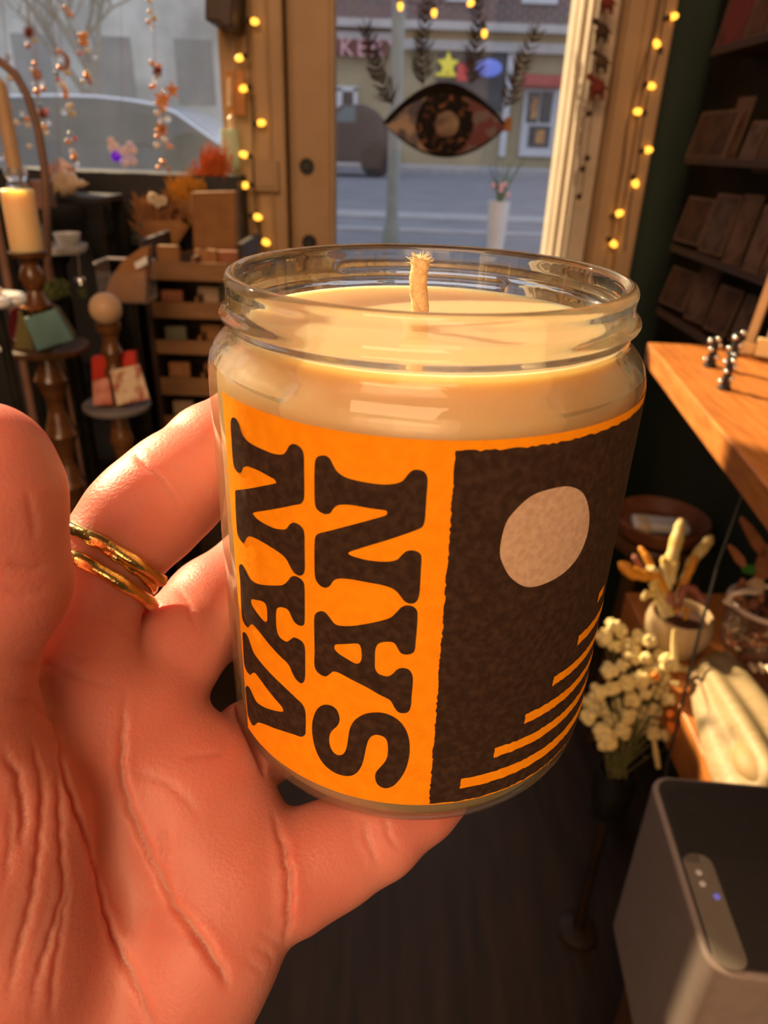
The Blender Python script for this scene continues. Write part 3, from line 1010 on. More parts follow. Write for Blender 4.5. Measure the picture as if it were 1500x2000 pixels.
# soft padding of the flesh
pad = .35 * np.sin(V[:, 0] * 230 + 1) * np.sin(V[:, 2] * 190 + 2) * np.sin(V[:, 1] * 150)
D = np.clip(D, -1.5, .8) + pad
wx, wy, wz = [(V[:, i] - JP[i]) for i in range(3)]
hh = wx * JA.x + wy * JA.y + wz * JA.z
rr = np.sqrt(np.maximum(wx * wx + wy * wy + wz * wz - hh * hh, 0))
jd = np.maximum(rr - .0398, np.maximum(hh - .065, -.0346 - hh))
D = np.minimum(D, np.maximum((jd - .0002) * 1000, 0))
V = V + N * (D / 1000)[:, None]
hm = MB()
hm.v = [Vector(v) for v in V]
hm.f = [tuple(int(i) for i in q) for q in Q]
hm.m = [0] * len(hm.f)
build('person', hm, mt['skin'], None, "person's left hand with rings, palm towards the viewer, fingers wrapped behind the candle jar", 'person', angle=180, recalc=False)


# ------------------------------------------------------------------ rings
def ring_path(p0, p1, c, r, turns0, turns1, slide, n=48, wob=0.0, pr=None, tilt=None):
    ax = (Vector(p1) - Vector(p0)).normalized()
    if tilt:
        ax = (ax + Vector(tilt)).normalized()
    tocam = (CAM - Vector(c)).normalized()
    u = (tocam - ax * tocam.dot(ax)).normalized()
    v = ax.cross(u)
    pts = []
    for i in range(n + 1):
        t = turns0 + (turns1 - turns0) * i / n
        a = 2 * math.pi * t
        pts.append(Vector(c) + (u * math.cos(a) + v * math.sin(a)) * (r * (1 + wob * math.sin(i * 2.1))) + ax * (slide * (t - turns0)))
    return pts


def finger_at(c, f, t):
    a, b = c[f], c[f + 1]
    q = [a[i] + (b[i] - a[i]) * t for i in range(4)]
    return pd(*q[:3]), rpx(q[3], q[2]), pd(*a[:3]), pd(*b[:3])


ix = FINGERS['index']
c, r, a, b = finger_at(ix, 1, .14)
rp = ring_path(a, b, c, r + .0006, 0, 1, 0, 60, .012)
m_ = MB().tube(rp[:-1] + [rp[0]], [.00105 + .00022 * math.sin(i * 1.7) + .0001 * math.sin(i * 3.1) for i in range(61)], 10)
build('gold_ring', m_, mt['gold'], None, 'thin hammered gold ring, upper one on the index finger', 'ring', 'gold rings on the hand')
c, r = finger_at(ix, 0, .80)[:2]
rp = ring_path(a, b, c, r + .0017, -.10, 1.17, .0048, 80)
m_ = MB().tube(rp, [.0009] + [.0014 + .0001 * math.sin(i * .9) for i in range(79)] + [.0009], 12)
build('gold_ring', m_, mt['gold'], None, 'smooth gold spiral wrap ring with overlapping ends, lower one on the index finger', 'ring', 'gold rings on the hand')
c, r, a, b = finger_at(FINGERS['ring'], 1, .62)
rp = ring_path(a, b, c, r + .0004, 0, 1, 0, 60)
m_ = MB().tube(rp[:-1] + [rp[0]], .0010, 10)
build('gold_ring', m_, mt['gold'], None, 'gold ring on the finger half hidden behind the bottom of the jar', 'ring', 'gold rings on the hand')


# ================================================================== the street outside
mt['road'] = M('road', (0.17, 0.17, 0.20), (0.22, 0.22, 0.25), rough=0.8, scale=3, bump=0.1)
mt['kerb'] = M('kerb', (0.30, 0.30, 0.32), (0.38, 0.37, 0.38), rough=0.8, scale=8)
mt['brick'] = brick_mat('brick', (0.14, 0.075, 0.075), (0.19, 0.10, 0.095), (0.30, 0.27, 0.27), 1.0, 0.30, 0.10, 0.014, rot=(math.radians(90), 0, 0))
mt['stucco_yellow'] = M('stucco_yellow', (0.40, 0.33, 0.20), (0.33, 0.27, 0.16), rough=0.8, scale=2)
mt['tan_band'] = M('tan_band', (0.42, 0.29, 0.13), (0.36, 0.25, 0.12), rough=0.7, scale=2)
mt['pale_stone'] = M('pale_stone', (0.52, 0.49, 0.47), (0.44, 0.42, 0.41), rough=0.8, scale=3)
mt['grey_stone'] = M('grey_stone', (0.66, 0.66, 0.62), (0.34, 0.34, 0.33), rough=0.9, scale=0.8, detail=8)
mt['dark_glass'] = M('dark_glass', (0.03, 0.03, 0.035), (0.07, 0.06, 0.06), rough=0.08, scale=2)
mt['sign_red'] = M('sign_red', (0.16, 0.035, 0.04), (0.12, 0.03, 0.035), rough=0.6, scale=3)
mt['awning'] = M('awning', (0.45, 0.07, 0.07), (0.36, 0.05, 0.05), rough=0.7, scale=4)
mt['pink'] = M('pink', (0.75, 0.42, 0.45), rough=0.5, col2=(0.70, 0.38, 0.42))
mt['car_dark'] = M('car_dark', (0.022, 0.022, 0.030), (0.03, 0.03, 0.04), rough=0.35, coat=0.1, scale=3)
mt['car_grey'] = M('car_grey', (0.055, 0.058, 0.075), (0.07, 0.072, 0.09), rough=0.35, coat=0.15, scale=3)
mt['windscreen'] = M('windscreen', (0.34, 0.42, 0.56), (0.42, 0.50, 0.64), rough=0.12, scale=1.5)  # sky reflection painted into the base colour of the pane
mt['chrome'] = M('chrome', (0.75, 0.77, 0.8), (0.7, 0.72, 0.76), rough=0.15, metal=1.0)
mt['bark'] = M('bark', (0.20, 0.17, 0.14), (0.28, 0.24, 0.20), rough=0.9, scale=12)
mt['post_metal'] = M('post_metal', (0.26, 0.30, 0.28), (0.22, 0.25, 0.24), rough=0.5, scale=10)
mt['white_ceramic'] = M('white_ceramic', (0.72, 0.72, 0.72), (0.66, 0.66, 0.67), rough=0.3, scale=10)
mt['leaf'] = M('leaf', (0.06, 0.13, 0.04), (0.10, 0.18, 0.06), rough=0.6, scale=40)
mt['neon_yellow'] = M('neon_yellow', (0.6, 0.5, 0.04), rough=0.4, emit=(1.0, 0.85, 0.08), estr=0.22)
mt['neon_blue'] = M('neon_blue', (0.15, 0.2, 0.7), rough=0.4, emit=(0.25, 0.35, 1.0), estr=0.18)
mt['neon_red'] = M('neon_red', (0.5, 0.04, 0.05), rough=0.4, emit=(0.9, 0.08, 0.08), estr=0.1)
mt['facade_white'] = M('facade_white', (0.62, 0.62, 0.66), (0.55, 0.55, 0.6), rough=0.5, scale=4)  # plain white used on the shop fronts

ZS = 0.85                                      # street level outside
struct('street', MB().span((-40, 2.44, -.06), (30, 40, ZS)), mt['road'], label='grey asphalt street seen through the door glass')
k = MB()
for (ya, yb) in ((418, 430), (450, 456)):
    k.span((-40, pZ(850, yb, ZS).y, ZS), (30, pZ(850, ya, ZS).y, ZS + .012))
k.span((-40, 18.2, ZS), (30, 22.2, ZS + .13))
struct('pavement', k, mt['kerb'], label='pale kerb lines and pavement across the street')


def rect(px0, py0, px1, py1, Y, d=.1, back=0):
    """box whose front face at depth Y fills the given rectangle"""
    x0, x1 = pY(px0, (py0 + py1) / 2, Y).x, pY(px1, (py0 + py1) / 2, Y).x
    z0, z1 = pY((px0 + px1) / 2, py0, Y).z, pY((px0 + px1) / 2, py1, Y).z
    return (min(x0, x1), Y, min(z0, z1)), (max(x0, x1), Y + d, max(z0, z1))


YF = 22.0
bld = thing('shop_building', 'brick building with shop fronts across the street seen through the door glass', 'building', (0, YF + .3, ZS))


def fpart(name, m, rs, d=.1, parent=None, label=None, dy=0):
    b = MB()
    for r_ in rs:
        a, c = rect(*r_, YF - dy, d)
        b.span(a, c)
    return build(name, b, m, parent or bld, label=label)


fpart('brick_wall', mt['brick'], [(560, -330, 1330, 46)], 6)
fpart('cornice', mt['pale_stone'], [(560, 43, 1330, 60)], 1, dy=.5, label='pale stone cornice')
fpart('fascia', mt['tan_band'], [(780, 60, 1330, 84)], 1, dy=.2, label='tan fascia band')
fpart('lower_cornice', mt['pale_stone'], [(780, 84, 1330, 104), (560, 60, 780, 76)], 1, dy=.3, label='pale lower cornice')
fpart('shop_wall', mt['stucco_yellow'], [(560, 70, 1330, 326)], 5, label='yellowish shop wall')
fpart('shop_sign', mt['sign_red'], [(600, 76, 757, 108)], .3, dy=.3, label='dark red shop sign board with pink letters')
fpart('upper_window', mt['facade_white'], [(865, -12, 925, 2)], .3, dy=.1)
fpart('upper_window', mt['facade_white'], [(1020, -8, 1090, 7)], .3, dy=.1)
fpart('shop_window', mt['dark_glass'], [(852, 104, 984, 216)], .3, dy=.1)
w_ = fpart('shop_window', mt['dark_glass'], [(668, 178, 690, 214)], .3, dy=.12)
fpart('window_surround', mt['facade_white'], [(658, 172, 668, 216), (690, 172, 698, 216), (658, 168, 698, 178)], .3, w_, dy=.16)
d_ = fpart('shop_door', mt['facade_white'], [(1020, 168, 1086, 306)], .3, dy=.15, label='white framed glazed shop door')
fpart('door_glass', mt['dark_glass'], [(1030, 180, 1052, 240), (1056, 180, 1078, 240), (1032, 246, 1074, 288)], .3, d_, dy=.18)
fpart('door_poster', M('poster', (0.62, 0.34, 0.12), (0.35, 0.13, 0.06), rough=0.6, scale=6), [(1038, 190, 1050, 232), (1046, 254, 1064, 280)], .3, d_, dy=.22, label='orange posters')
fpart('white_column', mt['facade_white'], [(984, 104, 996, 306)], .3, dy=.2)
a, b = rect(1030, 138, 1110, 168, YF - 1.2, 1.0)
aw = MB().prism([(a[0], b[1], b[2]), (a[0], a[1], a[2] + .15), (a[0], a[1], a[2]), (a[0], b[1], a[2])], (b[0] - a[0], 0, 0))
build('awning', aw, mt['awning'], bld, label='red awning above the white door')
c = pY(875, 126, YF - .35)
sp = [(c + Vector((math.cos(math.pi / 2 + i * math.pi / 5), 0, math.sin(math.pi / 2 + i * math.pi / 5))) * (.30 if i % 2 == 0 else .14)) for i in range(10)]
build('star_sign', MB().prism(sp, (0, .06, 0)), mt['neon_yellow'], bld, label='yellow star shaped lit sign')
a, b = rect(852, 142, 890, 149, YF - .3, .06)
build('star_sign_bar', MB().span(a, b), mt['neon_yellow'], bld)
c = pY(955, 133, YF - .35)
build('oval_sign', MB().ball(c, .34, sc=(1, .12, .6)), mt['neon_blue'], bld, label='blue oval lit sign')
build('red_poster', MB().span(*rect(893, 124, 914, 158, YF - .3, .06)), mt['neon_red'], bld)


def letters(text, px, py, Y, h, m, parent):
    cu = bpy.data.curves.new('letters', 'FONT')
    cu.body = text
    cu.size = h
    cu.extrude = .03
    cu.align_x = 'CENTER'
    cu.align_y = 'CENTER'
    cu.space_character = 1.25
    tmp = bpy.data.objects.new('tmp', cu)
    COL.objects.link(tmp)
    me = bpy.data.meshes.new_from_object(tmp.evaluated_get(bpy.context.evaluated_depsgraph_get()))
    bpy.data.objects.remove(tmp)
    me.name = 'sign_lettering'
    me.materials.clear()
    me.materials.append(m)
    o = bpy.data.objects.new('sign_lettering', me)
    COL.objects.link(o)
    p = pY(px, py, Y)
    o.rotation_euler = (math.pi / 2, 0, 0)
    o.parent = parent
    o.location = p - ORG[parent.name]
    return o


letters('BAKERY', 690, 94, YF - .36, .56, mt['pink'], bld)

# pale building and bare trees beyond the left window
gb = MB().span((-95, 27, ZS), (-4.6, 33, 20.5))  # upper height raised out of view to shade the street
for i in range(9):
    for j in range(4):
        gb.span((-28 + i * 2.6, 26.95, 2.4 + j * 3.0), (-26.8 + i * 2.6, 27.1, 4.2 + j * 3.0), 1)
build('stone_building', gb, [mt['grey_stone'], M('far_window', (0.14, 0.15, 0.17), (0.2, 0.2, 0.22), rough=0.2, scale=1)], None, 'pale grey building far behind the dusty display window', 'building')


def tree(base, h, seed, label):
    rnd = random.Random(seed)
    mb = MB()

    def grow(p, d, r, L, lv):
        pts = [p]
        q = p.copy()
        dd = d.copy()
        for i in range(4):
            dd = (dd + Vector((rnd.uniform(-.18, .18), rnd.uniform(-.18, .18), rnd.uniform(-.05, .1)))).normalized()
            q = q + dd * L / 4
            pts.append(q.copy())
        mb.tube(pts, [r * (1 - .12 * i) for i in range(5)], 6)
        if lv < 4:
            for i in range(3 if lv else 5):
                a = rnd.uniform(0, 6.28)
                n = (dd * .8 + Vector((math.cos(a), math.sin(a), .35)) * .75).normalized()
                grow(pts[rnd.choice((2, 3, 4))], n, r * .55, L * .68, lv + 1)
    grow(Vector(base), Vector((0, 0, 1)), h * .030, h * .36, 0)
    build('bare_tree', mb, mt['bark'], None, label, 'tree', 'bare trees beyond the display window')


tree((-11.4, 18.5, ZS), 7.5, 3, 'bare street tree behind the parked pale-windscreen car, leftmost of the two')
tree((-7.2, 19.5, ZS), 6.5, 8, 'bare street tree behind the windscreen of the parked car, nearer the door')


def side(pts, Y):
    return [pY(x, y, Y) for x, y in pts]


# car in front of the display window
YC_ = 9.2
car = thing('parked_car', 'dark grey car with pale blue windscreen parked outside the display window', 'car', (pY(200, 330, YC_).x, YC_ + .9, ZS))
zb = ZS + .22
roof = [(-190, 230), (-120, 205), (0, 192), (100, 190), (190, 192), (255, 199), (305, 208), (345, 224)]
prof = side([(-330, 300), (-300, 262)] + roof + [(430, 284), (475, 296), (560, 318), (592, 345)], YC_)
lowr = [Vector((prof[-1].x, YC_, zb)), Vector((prof[0].x, YC_, zb))]
build('car_body', MB().prism(prof + lowr, (0, 1.75, 0)), mt['car_grey'], car, bevel=.06, segs=3)
ws = side([(258, 199), (305, 207), (347, 223), (432, 284)], YC_ + .06)
up = Vector((.02, 0, .03))
build('windscreen', MB().prism([p + up for p in ws] + [p - up for p in ws[::-1]], (0, 1.6, 0)), mt['windscreen'], car, label='windscreen with the pale sky reflection painted in')
sg = side([(-120, 222), (0, 204), (150, 202), (240, 208), (290, 224), (352, 272), (352, 282), (-150, 274)], YC_ - .02)
build('side_glass', MB().prism(sg, (0, .04, 0)), mt['dark_glass'], car)
rl = [p + Vector((0, -.02, .012)) for p in side(roof[1:] + [(430, 284)], YC_)]
build('roof_rail', MB().tube(rl, .022, 6), mt['chrome'], car, label='bright roof edge')
pl = side([(352, 272), (352, 284)], YC_ - .03)
for wx in (-130, 380):
    c = pY(wx, 378, YC_)
    c.z = ZS + .31
    build('wheel', MB().cyl((c.x, YC_ - .03, c.z), (c.x, YC_ + .2, c.z), .31, n=28).cyl((c.x, YC_ - .04, c.z), (c.x, YC_ - .02, c.z), .19, n=20), mt['black'], car)
# car at the kerb across the street
YD = 15.0
car2 = thing('parked_car', 'dark saloon car parked across the street, seen low through the door glass', 'car', (pY(690, 270, YD).x, YD + .8, ZS))
pr = side([(560, 262), (572, 232), (640, 222), (668, 203), (712, 203), (738, 218), (752, 236), (760, 262), (760, 284)], YD)
pr += [Vector((pr[-1].x, YD, ZS + .25)), Vector((pr[0].x, YD, ZS + .25))]
build('car_body', MB().prism(pr, (0, 1.6, 0)), mt['car_dark'], car2, bevel=.05)
build('side_glass', MB().prism(side([(655, 226), (672, 209), (694, 209), (694, 238), (655, 238)], YD - .02), (0, .03, 0)), M('teal_glass', (0.10, 0.17, 0.19), (0.13, 0.2, 0.22), rough=0.1), car2)
for wx in (600, 735):
    c = pY(wx, 290, YD)
    build('wheel', MB().cyl((c.x, YD - .03, ZS + .3), (c.x, YD + .2, ZS + .3), .3, n=24), mt['black'], car2)
c = pY(764, 470, 4.6)
lp = MB()
lp.lathe([(.055, 0), (.055, .10), (.036, .16), (.033, 4.0)], (c.x, 4.6, ZS), 20)
build('lamp_post', lp, mt['post_metal'], None, 'slim grey green lamp post on the pavement behind the eye cut-out', 'lamp post')
# planter built outside in place of a reflection in the door glass
c = pY(968, 470, 3.5)
pt = thing('planter', 'white tapered planter with sparse pink flowering plant, standing in for a door glass reflection', 'planter', (c.x, 3.5, ZS))
build('pot', MB().lathe([(.028, 0), (.045, .30), (.050, .36), (.044, .36), (.04, .30)], (c.x, 3.5, ZS), 24), mt['white_ceramic'], pt)
g = MB()
for i in range(16):
    a = random.uniform(0, 6.28)
    g.tube([(c.x, 3.5, ZS + .33), (c.x + .04 * math.cos(a), 3.5 + .04 * math.sin(a), ZS + .44), (c.x + .09 * math.cos(a), 3.5 + .09 * math.sin(a), ZS + .42 + random.uniform(.0, .12))], [.003, .003, .001], 4)
build('stems', g, mt['leaf'], pt)
for i in range(5):
    build('blossom', MB().ball((c.x + random.uniform(-.04, .06), 3.46, ZS + random.uniform(.37, .45)), .012, 8, 6, lump=.2), mt['pink'], pt)

# ================================================================== on the door glass
YG = YW - .008
mt['feather'] = M('feather', (0.02, 0.015, 0.012), (0.085, 0.06, 0.045), rough=0.7, scale=90)
mt['lid'] = M('lid', (0.004, 0.003, 0.003), (0.012, 0.006, 0.004), rough=0.7, scale=25, spec=0.1)
mt['iris'] = M('iris', (0.005, 0.003, 0.002), (0.22, 0.09, 0.05), rough=0.5, scale=60, detail=2, contrast=(0.56, 0.70), spec=0.1)  # iris and eye whites: mirrored room painted as colour blotches
mt['sclera'] = M('sclera', (0.34, 0.25, 0.19), (0.07, 0.06, 0.09), rough=0.4, scale=22, detail=1, contrast=(0.42, 0.55), spec=0.2)
mt['sclera_red'] = M('sclera_red', (0.12, 0.03, 0.035), (0.14, 0.11, 0.12), rough=0.4, scale=26, detail=1, contrast=(0.5, 0.62), spec=0.2)
eye = thing('eye_cutout', 'black eye-shaped cut-out with four feathery lashes on the door glass', 'decoration', pY(868, 308, YG))


def arcpts(a, b, top, n=20, pw=2.0):
    """curve from a to b bulging to height top (pixels)"""
    out = []
    for i in range(n + 1):
        t = i / n
        x = a[0] + (b[0] - a[0]) * t
        y0 = a[1] + (b[1] - a[1]) * t
        out.append((x, y0 + (top - (a[1] + b[1]) / 2) * (1 - abs(2 * t - 1) ** pw)))
    return out


eL, eR = (747, 240), (992, 246)
up_o, up_i, lo_o = arcpts(eL, eR, 160, pw=1.8), arcpts((758, 243), (984, 245), 184, pw=2.2), arcpts(eL, eR, 308, pw=2.0)
build('upper_lid', MB().prism(side(up_o, YG) + side(up_i[::-1], YG), (0, -.004, 0)), mt['lid'], eye, label='thick black upper lid')
lo_i = arcpts((752, 243), (988, 247), 302, pw=2.0)
build('lower_lid', MB().prism(side(lo_o, YG) + side(lo_i[::-1], YG), (0, -.004, 0)), mt['lid'], eye)
build('eye_white', MB().prism(side(up_i[:11], YG) + side(lo_i[10::-1], YG), (0, -.0015, 0)), mt['sclera'], eye, label='white of the eye with tan and grey reflections painted in')
build('eye_white', MB().prism(side(up_i[10:], YG) + side(lo_i[:9:-1], YG), (0, -.0015, 0)), mt['sclera_red'], eye, label='right half of the eye white with reddish reflections painted in')
ci = pY(868, 242, YG)
build('iris', MB().cyl(ci, ci + Vector((0, -.0032, 0)), pxm(ci, 56), n=48), mt['iris'], eye, label='dark iris with brown reflections painted in')
ci = pY(873, 243, YG)
build('pupil', MB().ball(ci + Vector((0, -.003, 0)), pxm(ci, 23), 24, 14, sc=(1, .16, 1)), M('pupil', (0.10, 0.06, 0.065), (0.26, 0.19, 0.14), rough=0.6, scale=30, detail=1, spec=.2), eye, label='greyish pink pupil')
ci = pY(992, 243, YG)
build('tape', MB().box(ci + Vector((0, -.003, 0)), (pxm(ci, 14), .003, pxm(ci, 24))), mt['kraft'], eye)
for path in ([(768, 206), (746, 160), (730, 112), (716, 55)], [(826, 168), (824, 120), (826, 70), (834, 5)], [(920, 165), (926, 118), (932, 65), (934, -4)], [(986, 212), (1002, 168), (1020, 120), (1046, 62)]):
    lm_ = MB()
    P3 = side(path, YG - .004)
    sp_ = []
    for i in range(3):
        for j in range(12):
            sp_.append(P3[i].lerp(P3[i + 1], j / 12))
    sp_.append(P3[-1])
    lm_.tube(sp_, [.0022 - .0016 * i / len(sp_) for i in range(len(sp_))], 5)
    for i in range(2, len(sp_) - 1, 3):
        d = (sp_[i + 1] - sp_[i]).normalized()
        s_ = Vector((d.z, 0, -d.x))
        tt = i / len(sp_)
        wd = .042 * (1 - .35 * tt)
        for sg_ in (-1, 1):
            for k in range(3):
                L = wd * random.uniform(.75, 1.1)
                b = sp_[i] + d * random.uniform(-.004, .004)
                e = b + d * L * random.uniform(.65, .95) + s_ * sg_ * L * random.uniform(.5, 1.0) + Vector((0, -random.uniform(0, .008), 0))
                lm_.tube([b, b.lerp(e, .5) + s_ * sg_ * L * .08, e], [.0023, .0019, .0003], 4)
    for k in range(8):
        d = (sp_[-1] - sp_[-3]).normalized()
        s_ = Vector((d.z, 0, -d.x))
        lm_.tube([sp_[-4], sp_[-1] + d * random.uniform(.006, .03) + s_ * random.uniform(-.012, .012)], [.0015, .0003], 4)
    build('eyelash', lm_, mt['feather'], eye)


# ================================================================== fairy lights
def fairy(wires, bulbs, Y, label, rb=7.8):
    P0 = pY(*bulbs[0], Y)
    t = thing('string_light', label, 'string lights', (P0.x, Y, P0.z - .6), 'warm fairy light strings')
    wm = MB()
    for wr in wires:
        q = side(wr, Y)
        wm.tube([q[0] + (q[0] - q[1]) * .3] + q, .0016, 5)
    W = [p for wr in wires for p in side([(a[0] + (b[0] - a[0]) * k / 6, a[1] + (b[1] - a[1]) * k / 6) for a, b in zip(wr[:-1], wr[1:]) for k in range(7)], Y)]
    for x, y in bulbs:
        c = pY(x, y, Y)
        n = min(W, key=lambda q: (q - c).length)
        d = (c - n)
        d = d.normalized() if d.length > .004 else Vector((1, 0, -.2)).normalized()
        r = pxm(c, rb)
        wm.tube([n, c - d * r * 1.9], .0011, 5)
        wm.tube([c - d * r * 2.2, c - d * r * .8], r * .55, 8)
        R = d.to_track_quat('Z', 'Y').to_matrix()
        build('bulb', MB().ball(c, r, 14, 10, sc=(.8, .8, 1.15), R=R), mt['bulb'], t)
    build('wire', wm, mt['wire'], t)
    return t


fairy([[(474, 0), (480, 60), (487, 130), (490, 190), (494, 260), (494, 330), (497, 390), (506, 440), (520, 500)], [(478, 0), (486, 120), (496, 230), (494, 300), (500, 420), (516, 520)]],
      [(497, 42), (468, 113), (476, 173), (510, 240), (477, 302), (479, 362), (503, 424), (519, 473)], YW - .15,
      'string of warm fairy lights running down the post left of the door')
fairy([[(1292, -6), (1280, 60), (1258, 120), (1238, 190), (1224, 250), (1219, 310), (1207, 380), (1198, 440), (1194, 490)], [(1300, 0), (1284, 110), (1262, 200), (1252, 260), (1244, 330), (1230, 400), (1220, 490)]],
      [(1316, 32), (1283, 86), (1272, 168), (1246, 218), (1266, 293), (1241, 358), (1209, 417), (1198, 476)], YC - .03,
      'string of warm fairy lights running down the casing right of the door')
fairy([[(700, -30), (782, 2), (848, 12), (880, -8), (920, -6), (946, 52), (960, -20), (1060, -40)]],
      [(782, 12), (848, 25), (920, 6), (946, 65)], YW - .06, 'short string of amber bulbs made up for light reflections across the top of the door glass', rb=7)  # reflections of the room's fairy lights, built as glowing bulbs

# animal garland on the casing
YA = YC - .02
gar = thing('animal_garland', 'hanging string of small dark red stuffed animals on the door casing', 'garland', pY(1140, 385, YA))
mt['felt_red'] = M('felt_red', (0.20, 0.035, 0.02), (0.14, 0.03, 0.02), rough=0.9, scale=200)
mt['felt_dark'] = M('felt_dark', (0.07, 0.035, 0.018), (0.05, 0.03, 0.02), rough=0.9, scale=200)
mt['felt_green'] = M('felt_green', (0.06, 0.05, 0.03), (0.10, 0.04, 0.02), rough=0.9, scale=200)
build('cord', MB().tube([p + Vector((0, -.004, 0)) for p in side([(1188, -40), (1178, 60), (1170, 130), (1160, 200), (1150, 260), (1144, 310), (1134, 385)], YA)], .0012, 5), mt['felt_dark'], gar)
for (x, y, s_, m) in ((1186, 6, 1.0, 'felt_red'), (1176, 62, 1.05, 'felt_dark'), (1175, 122, 1.0, 'felt_green'), (1167, 172, 1.15, 'felt_red')):
    c = pY(x, y, YA - .014)
    u = pxm(c, 1) * s_
    an = MB()
    an.ball(c, 11 * u, 14, 10, sc=(1.25, .8, .85))                                     # body
    an.tube([c + Vector((8 * u, 0, 4 * u)), c + Vector((-13 * u, 0, 14 * u))], [6 * u, 4 * u], 8)
    an.ball(c + Vector((-15 * u, 0, 16 * u)), 5 * u, 10, 8, sc=(1.4, 1, 1))
    for lx in (-9, -4, 6, 11):
        an.tube([c + Vector((lx * u, 0, -5 * u)), c + Vector((lx * u * 1.15, 0, -19 * u))], [3 * u, 1.8 * u], 6)
    an.tube([c + Vector((12 * u, 0, 3 * u)), c + Vector((19 * u, 0, -4 * u))], [2 * u, u], 5)
    build('animal', an, mt[m], gar)
for (x, y) in ((1150, 222), (1147, 309), (1138, 330), (1131, 384)):
    c = pY(x, y, YA - .008)
    build('bead', MB().ball(c, pxm(c, 6), 12, 8), mt['felt_dark'], gar)

# ================================================================== left display
mt['teal_book'] = M('teal_book', (0.12, 0.24, 0.23), (0.09, 0.19, 0.19), rough=0.6, scale=20)
mt['crimson'] = M('crimson', (0.32, 0.015, 0.04), (0.26, 0.01, 0.03), rough=0.6, scale=20)
mt['olive'] = M('olive', (0.12, 0.10, 0.02), (0.09, 0.07, 0.02), rough=0.6, scale=20)
mt['red_card'] = M('red_card', (0.50, 0.03, 0.01), (0.42, 0.02, 0.01), rough=0.6, scale=20)
mt['picture_card'] = M('picture_card', (0.55, 0.42, 0.28), (0.30, 0.08, 0.05), rough=0.5, scale=38, detail=2, contrast=(0.45, 0.62))
mt['candle_cream'] = M('candle_cream', (0.84, 0.62, 0.32), (0.80, 0.58, 0.29), rough=0.5, scale=20, sss=0.9, srad=(0.03, 0.018, 0.008))
mt['candle_tan'] = M('candle_tan', (0.50, 0.34, 0.20), (0.45, 0.30, 0.17), rough=0.5, scale=20, sss=0.7, srad=(0.02, 0.01, 0.004))
mt['turned_wood'] = M('turned_wood', (0.13, 0.05, 0.015), (0.08, 0.03, 0.010), rough=0.3, scale=20, stretch=(1, 1, 6), coat=0.3)
mt['moss'] = M('moss', (0.07, 0.09, 0.03), (0.13, 0.15, 0.05), rough=0.95, scale=120)
mt['shell'] = M('shell', (0.80, 0.66, 0.46), (0.66, 0.47, 0.30), rough=0.35, scale=50, sss=0.4, srad=(0.01, 0.006, 0.003))
mt['dry_grass'] = M('dry_grass', (0.38, 0.18, 0.07), (0.26, 0.11, 0.04), rough=0.9, scale=60)
mt['dry_orange'] = M('dry_orange', (0.62, 0.15, 0.025), (0.45, 0.09, 0.02), rough=0.9, scale=60)
mt['dry_yellow'] = M('dry_yellow', (0.62, 0.26, 0.02), (0.42, 0.22, 0.03), rough=0.9, scale=60)
mt['clear_acrylic'] = thin_glass('clear_acrylic', dust=0.10, dcol=(.7, .66, .62), gloss=.9)
mt['crystal'] = M('crystal', (0.92, 0.95, 1.0), rough=0.02, trans=0.9, ior=1.5)
mt['pearl'] = M('pearl', (0.62, 0.58, 0.92), (0.85, 0.70, 0.80), rough=0.12, scale=60, detail=1, contrast=(0.42, 0.58), coat=1.0)
mt['prism'] = M('prism', (0.42, 0.35, 0.46), (0.68, 0.36, 0.30), rough=0.08, scale=45, detail=1, contrast=(0.45, 0.55), coat=1.0, stretch=(1, 1, .3))  # flashes of coloured light painted as patches on the crystal
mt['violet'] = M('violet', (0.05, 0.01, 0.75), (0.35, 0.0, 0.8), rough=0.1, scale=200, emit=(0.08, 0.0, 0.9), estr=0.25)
mt['copper'] = M('copper', (0.62, 0.28, 0.12), (0.45, 0.18, 0.08), rough=0.3, metal=0.8, scale=80)
mt['thread'] = M('thread', (0.36, 0.26, 0.18), rough=0.7, col2=(0.3, 0.22, 0.15))
mt['pale_vial'] = M('pale_vial', (0.62, 0.74, 0.56), (0.55, 0.68, 0.50), rough=0.25, scale=20, sss=0.3, srad=(0.02, 0.02, 0.015))
mt['arch_wood'] = M('arch_wood', (0.16, 0.085, 0.06), (0.22, 0.12, 0.085), rough=0.5, scale=20)
mt['amber'] = M('amber', (0.52, 0.22, 0.04), (0.42, 0.16, 0.03), rough=0.3, scale=20)


def quadY(pts, Ys):
    return [pY(x, y, Y) for (x, y), Y in zip(pts, Ys)]


def slab(name, pts, Ys, th, m, label, cat, group=None, parent=None, bevel=.001):
    return build(name, MB().prism(quadY(pts, Ys), (0, th, 0)), m, parent, label, cat, group, bevel=bevel)


def turned(mb, c, prof, n=32):
    return mb.lathe(prof, c, n)


def column(z0, z1, r, beads):
    """profile of a turned post from z0 to z1"""
    out = []
    n = beads * 10
    for i in range(n + 1):
        t = i / n
        k = t * beads % 1
        out.append((r * (.55 + .45 * abs(math.sin(math.pi * k)) ** 1.5 + (.18 if .46 < k < .54 else 0)), z0 + (z1 - z0) * t))
    return out


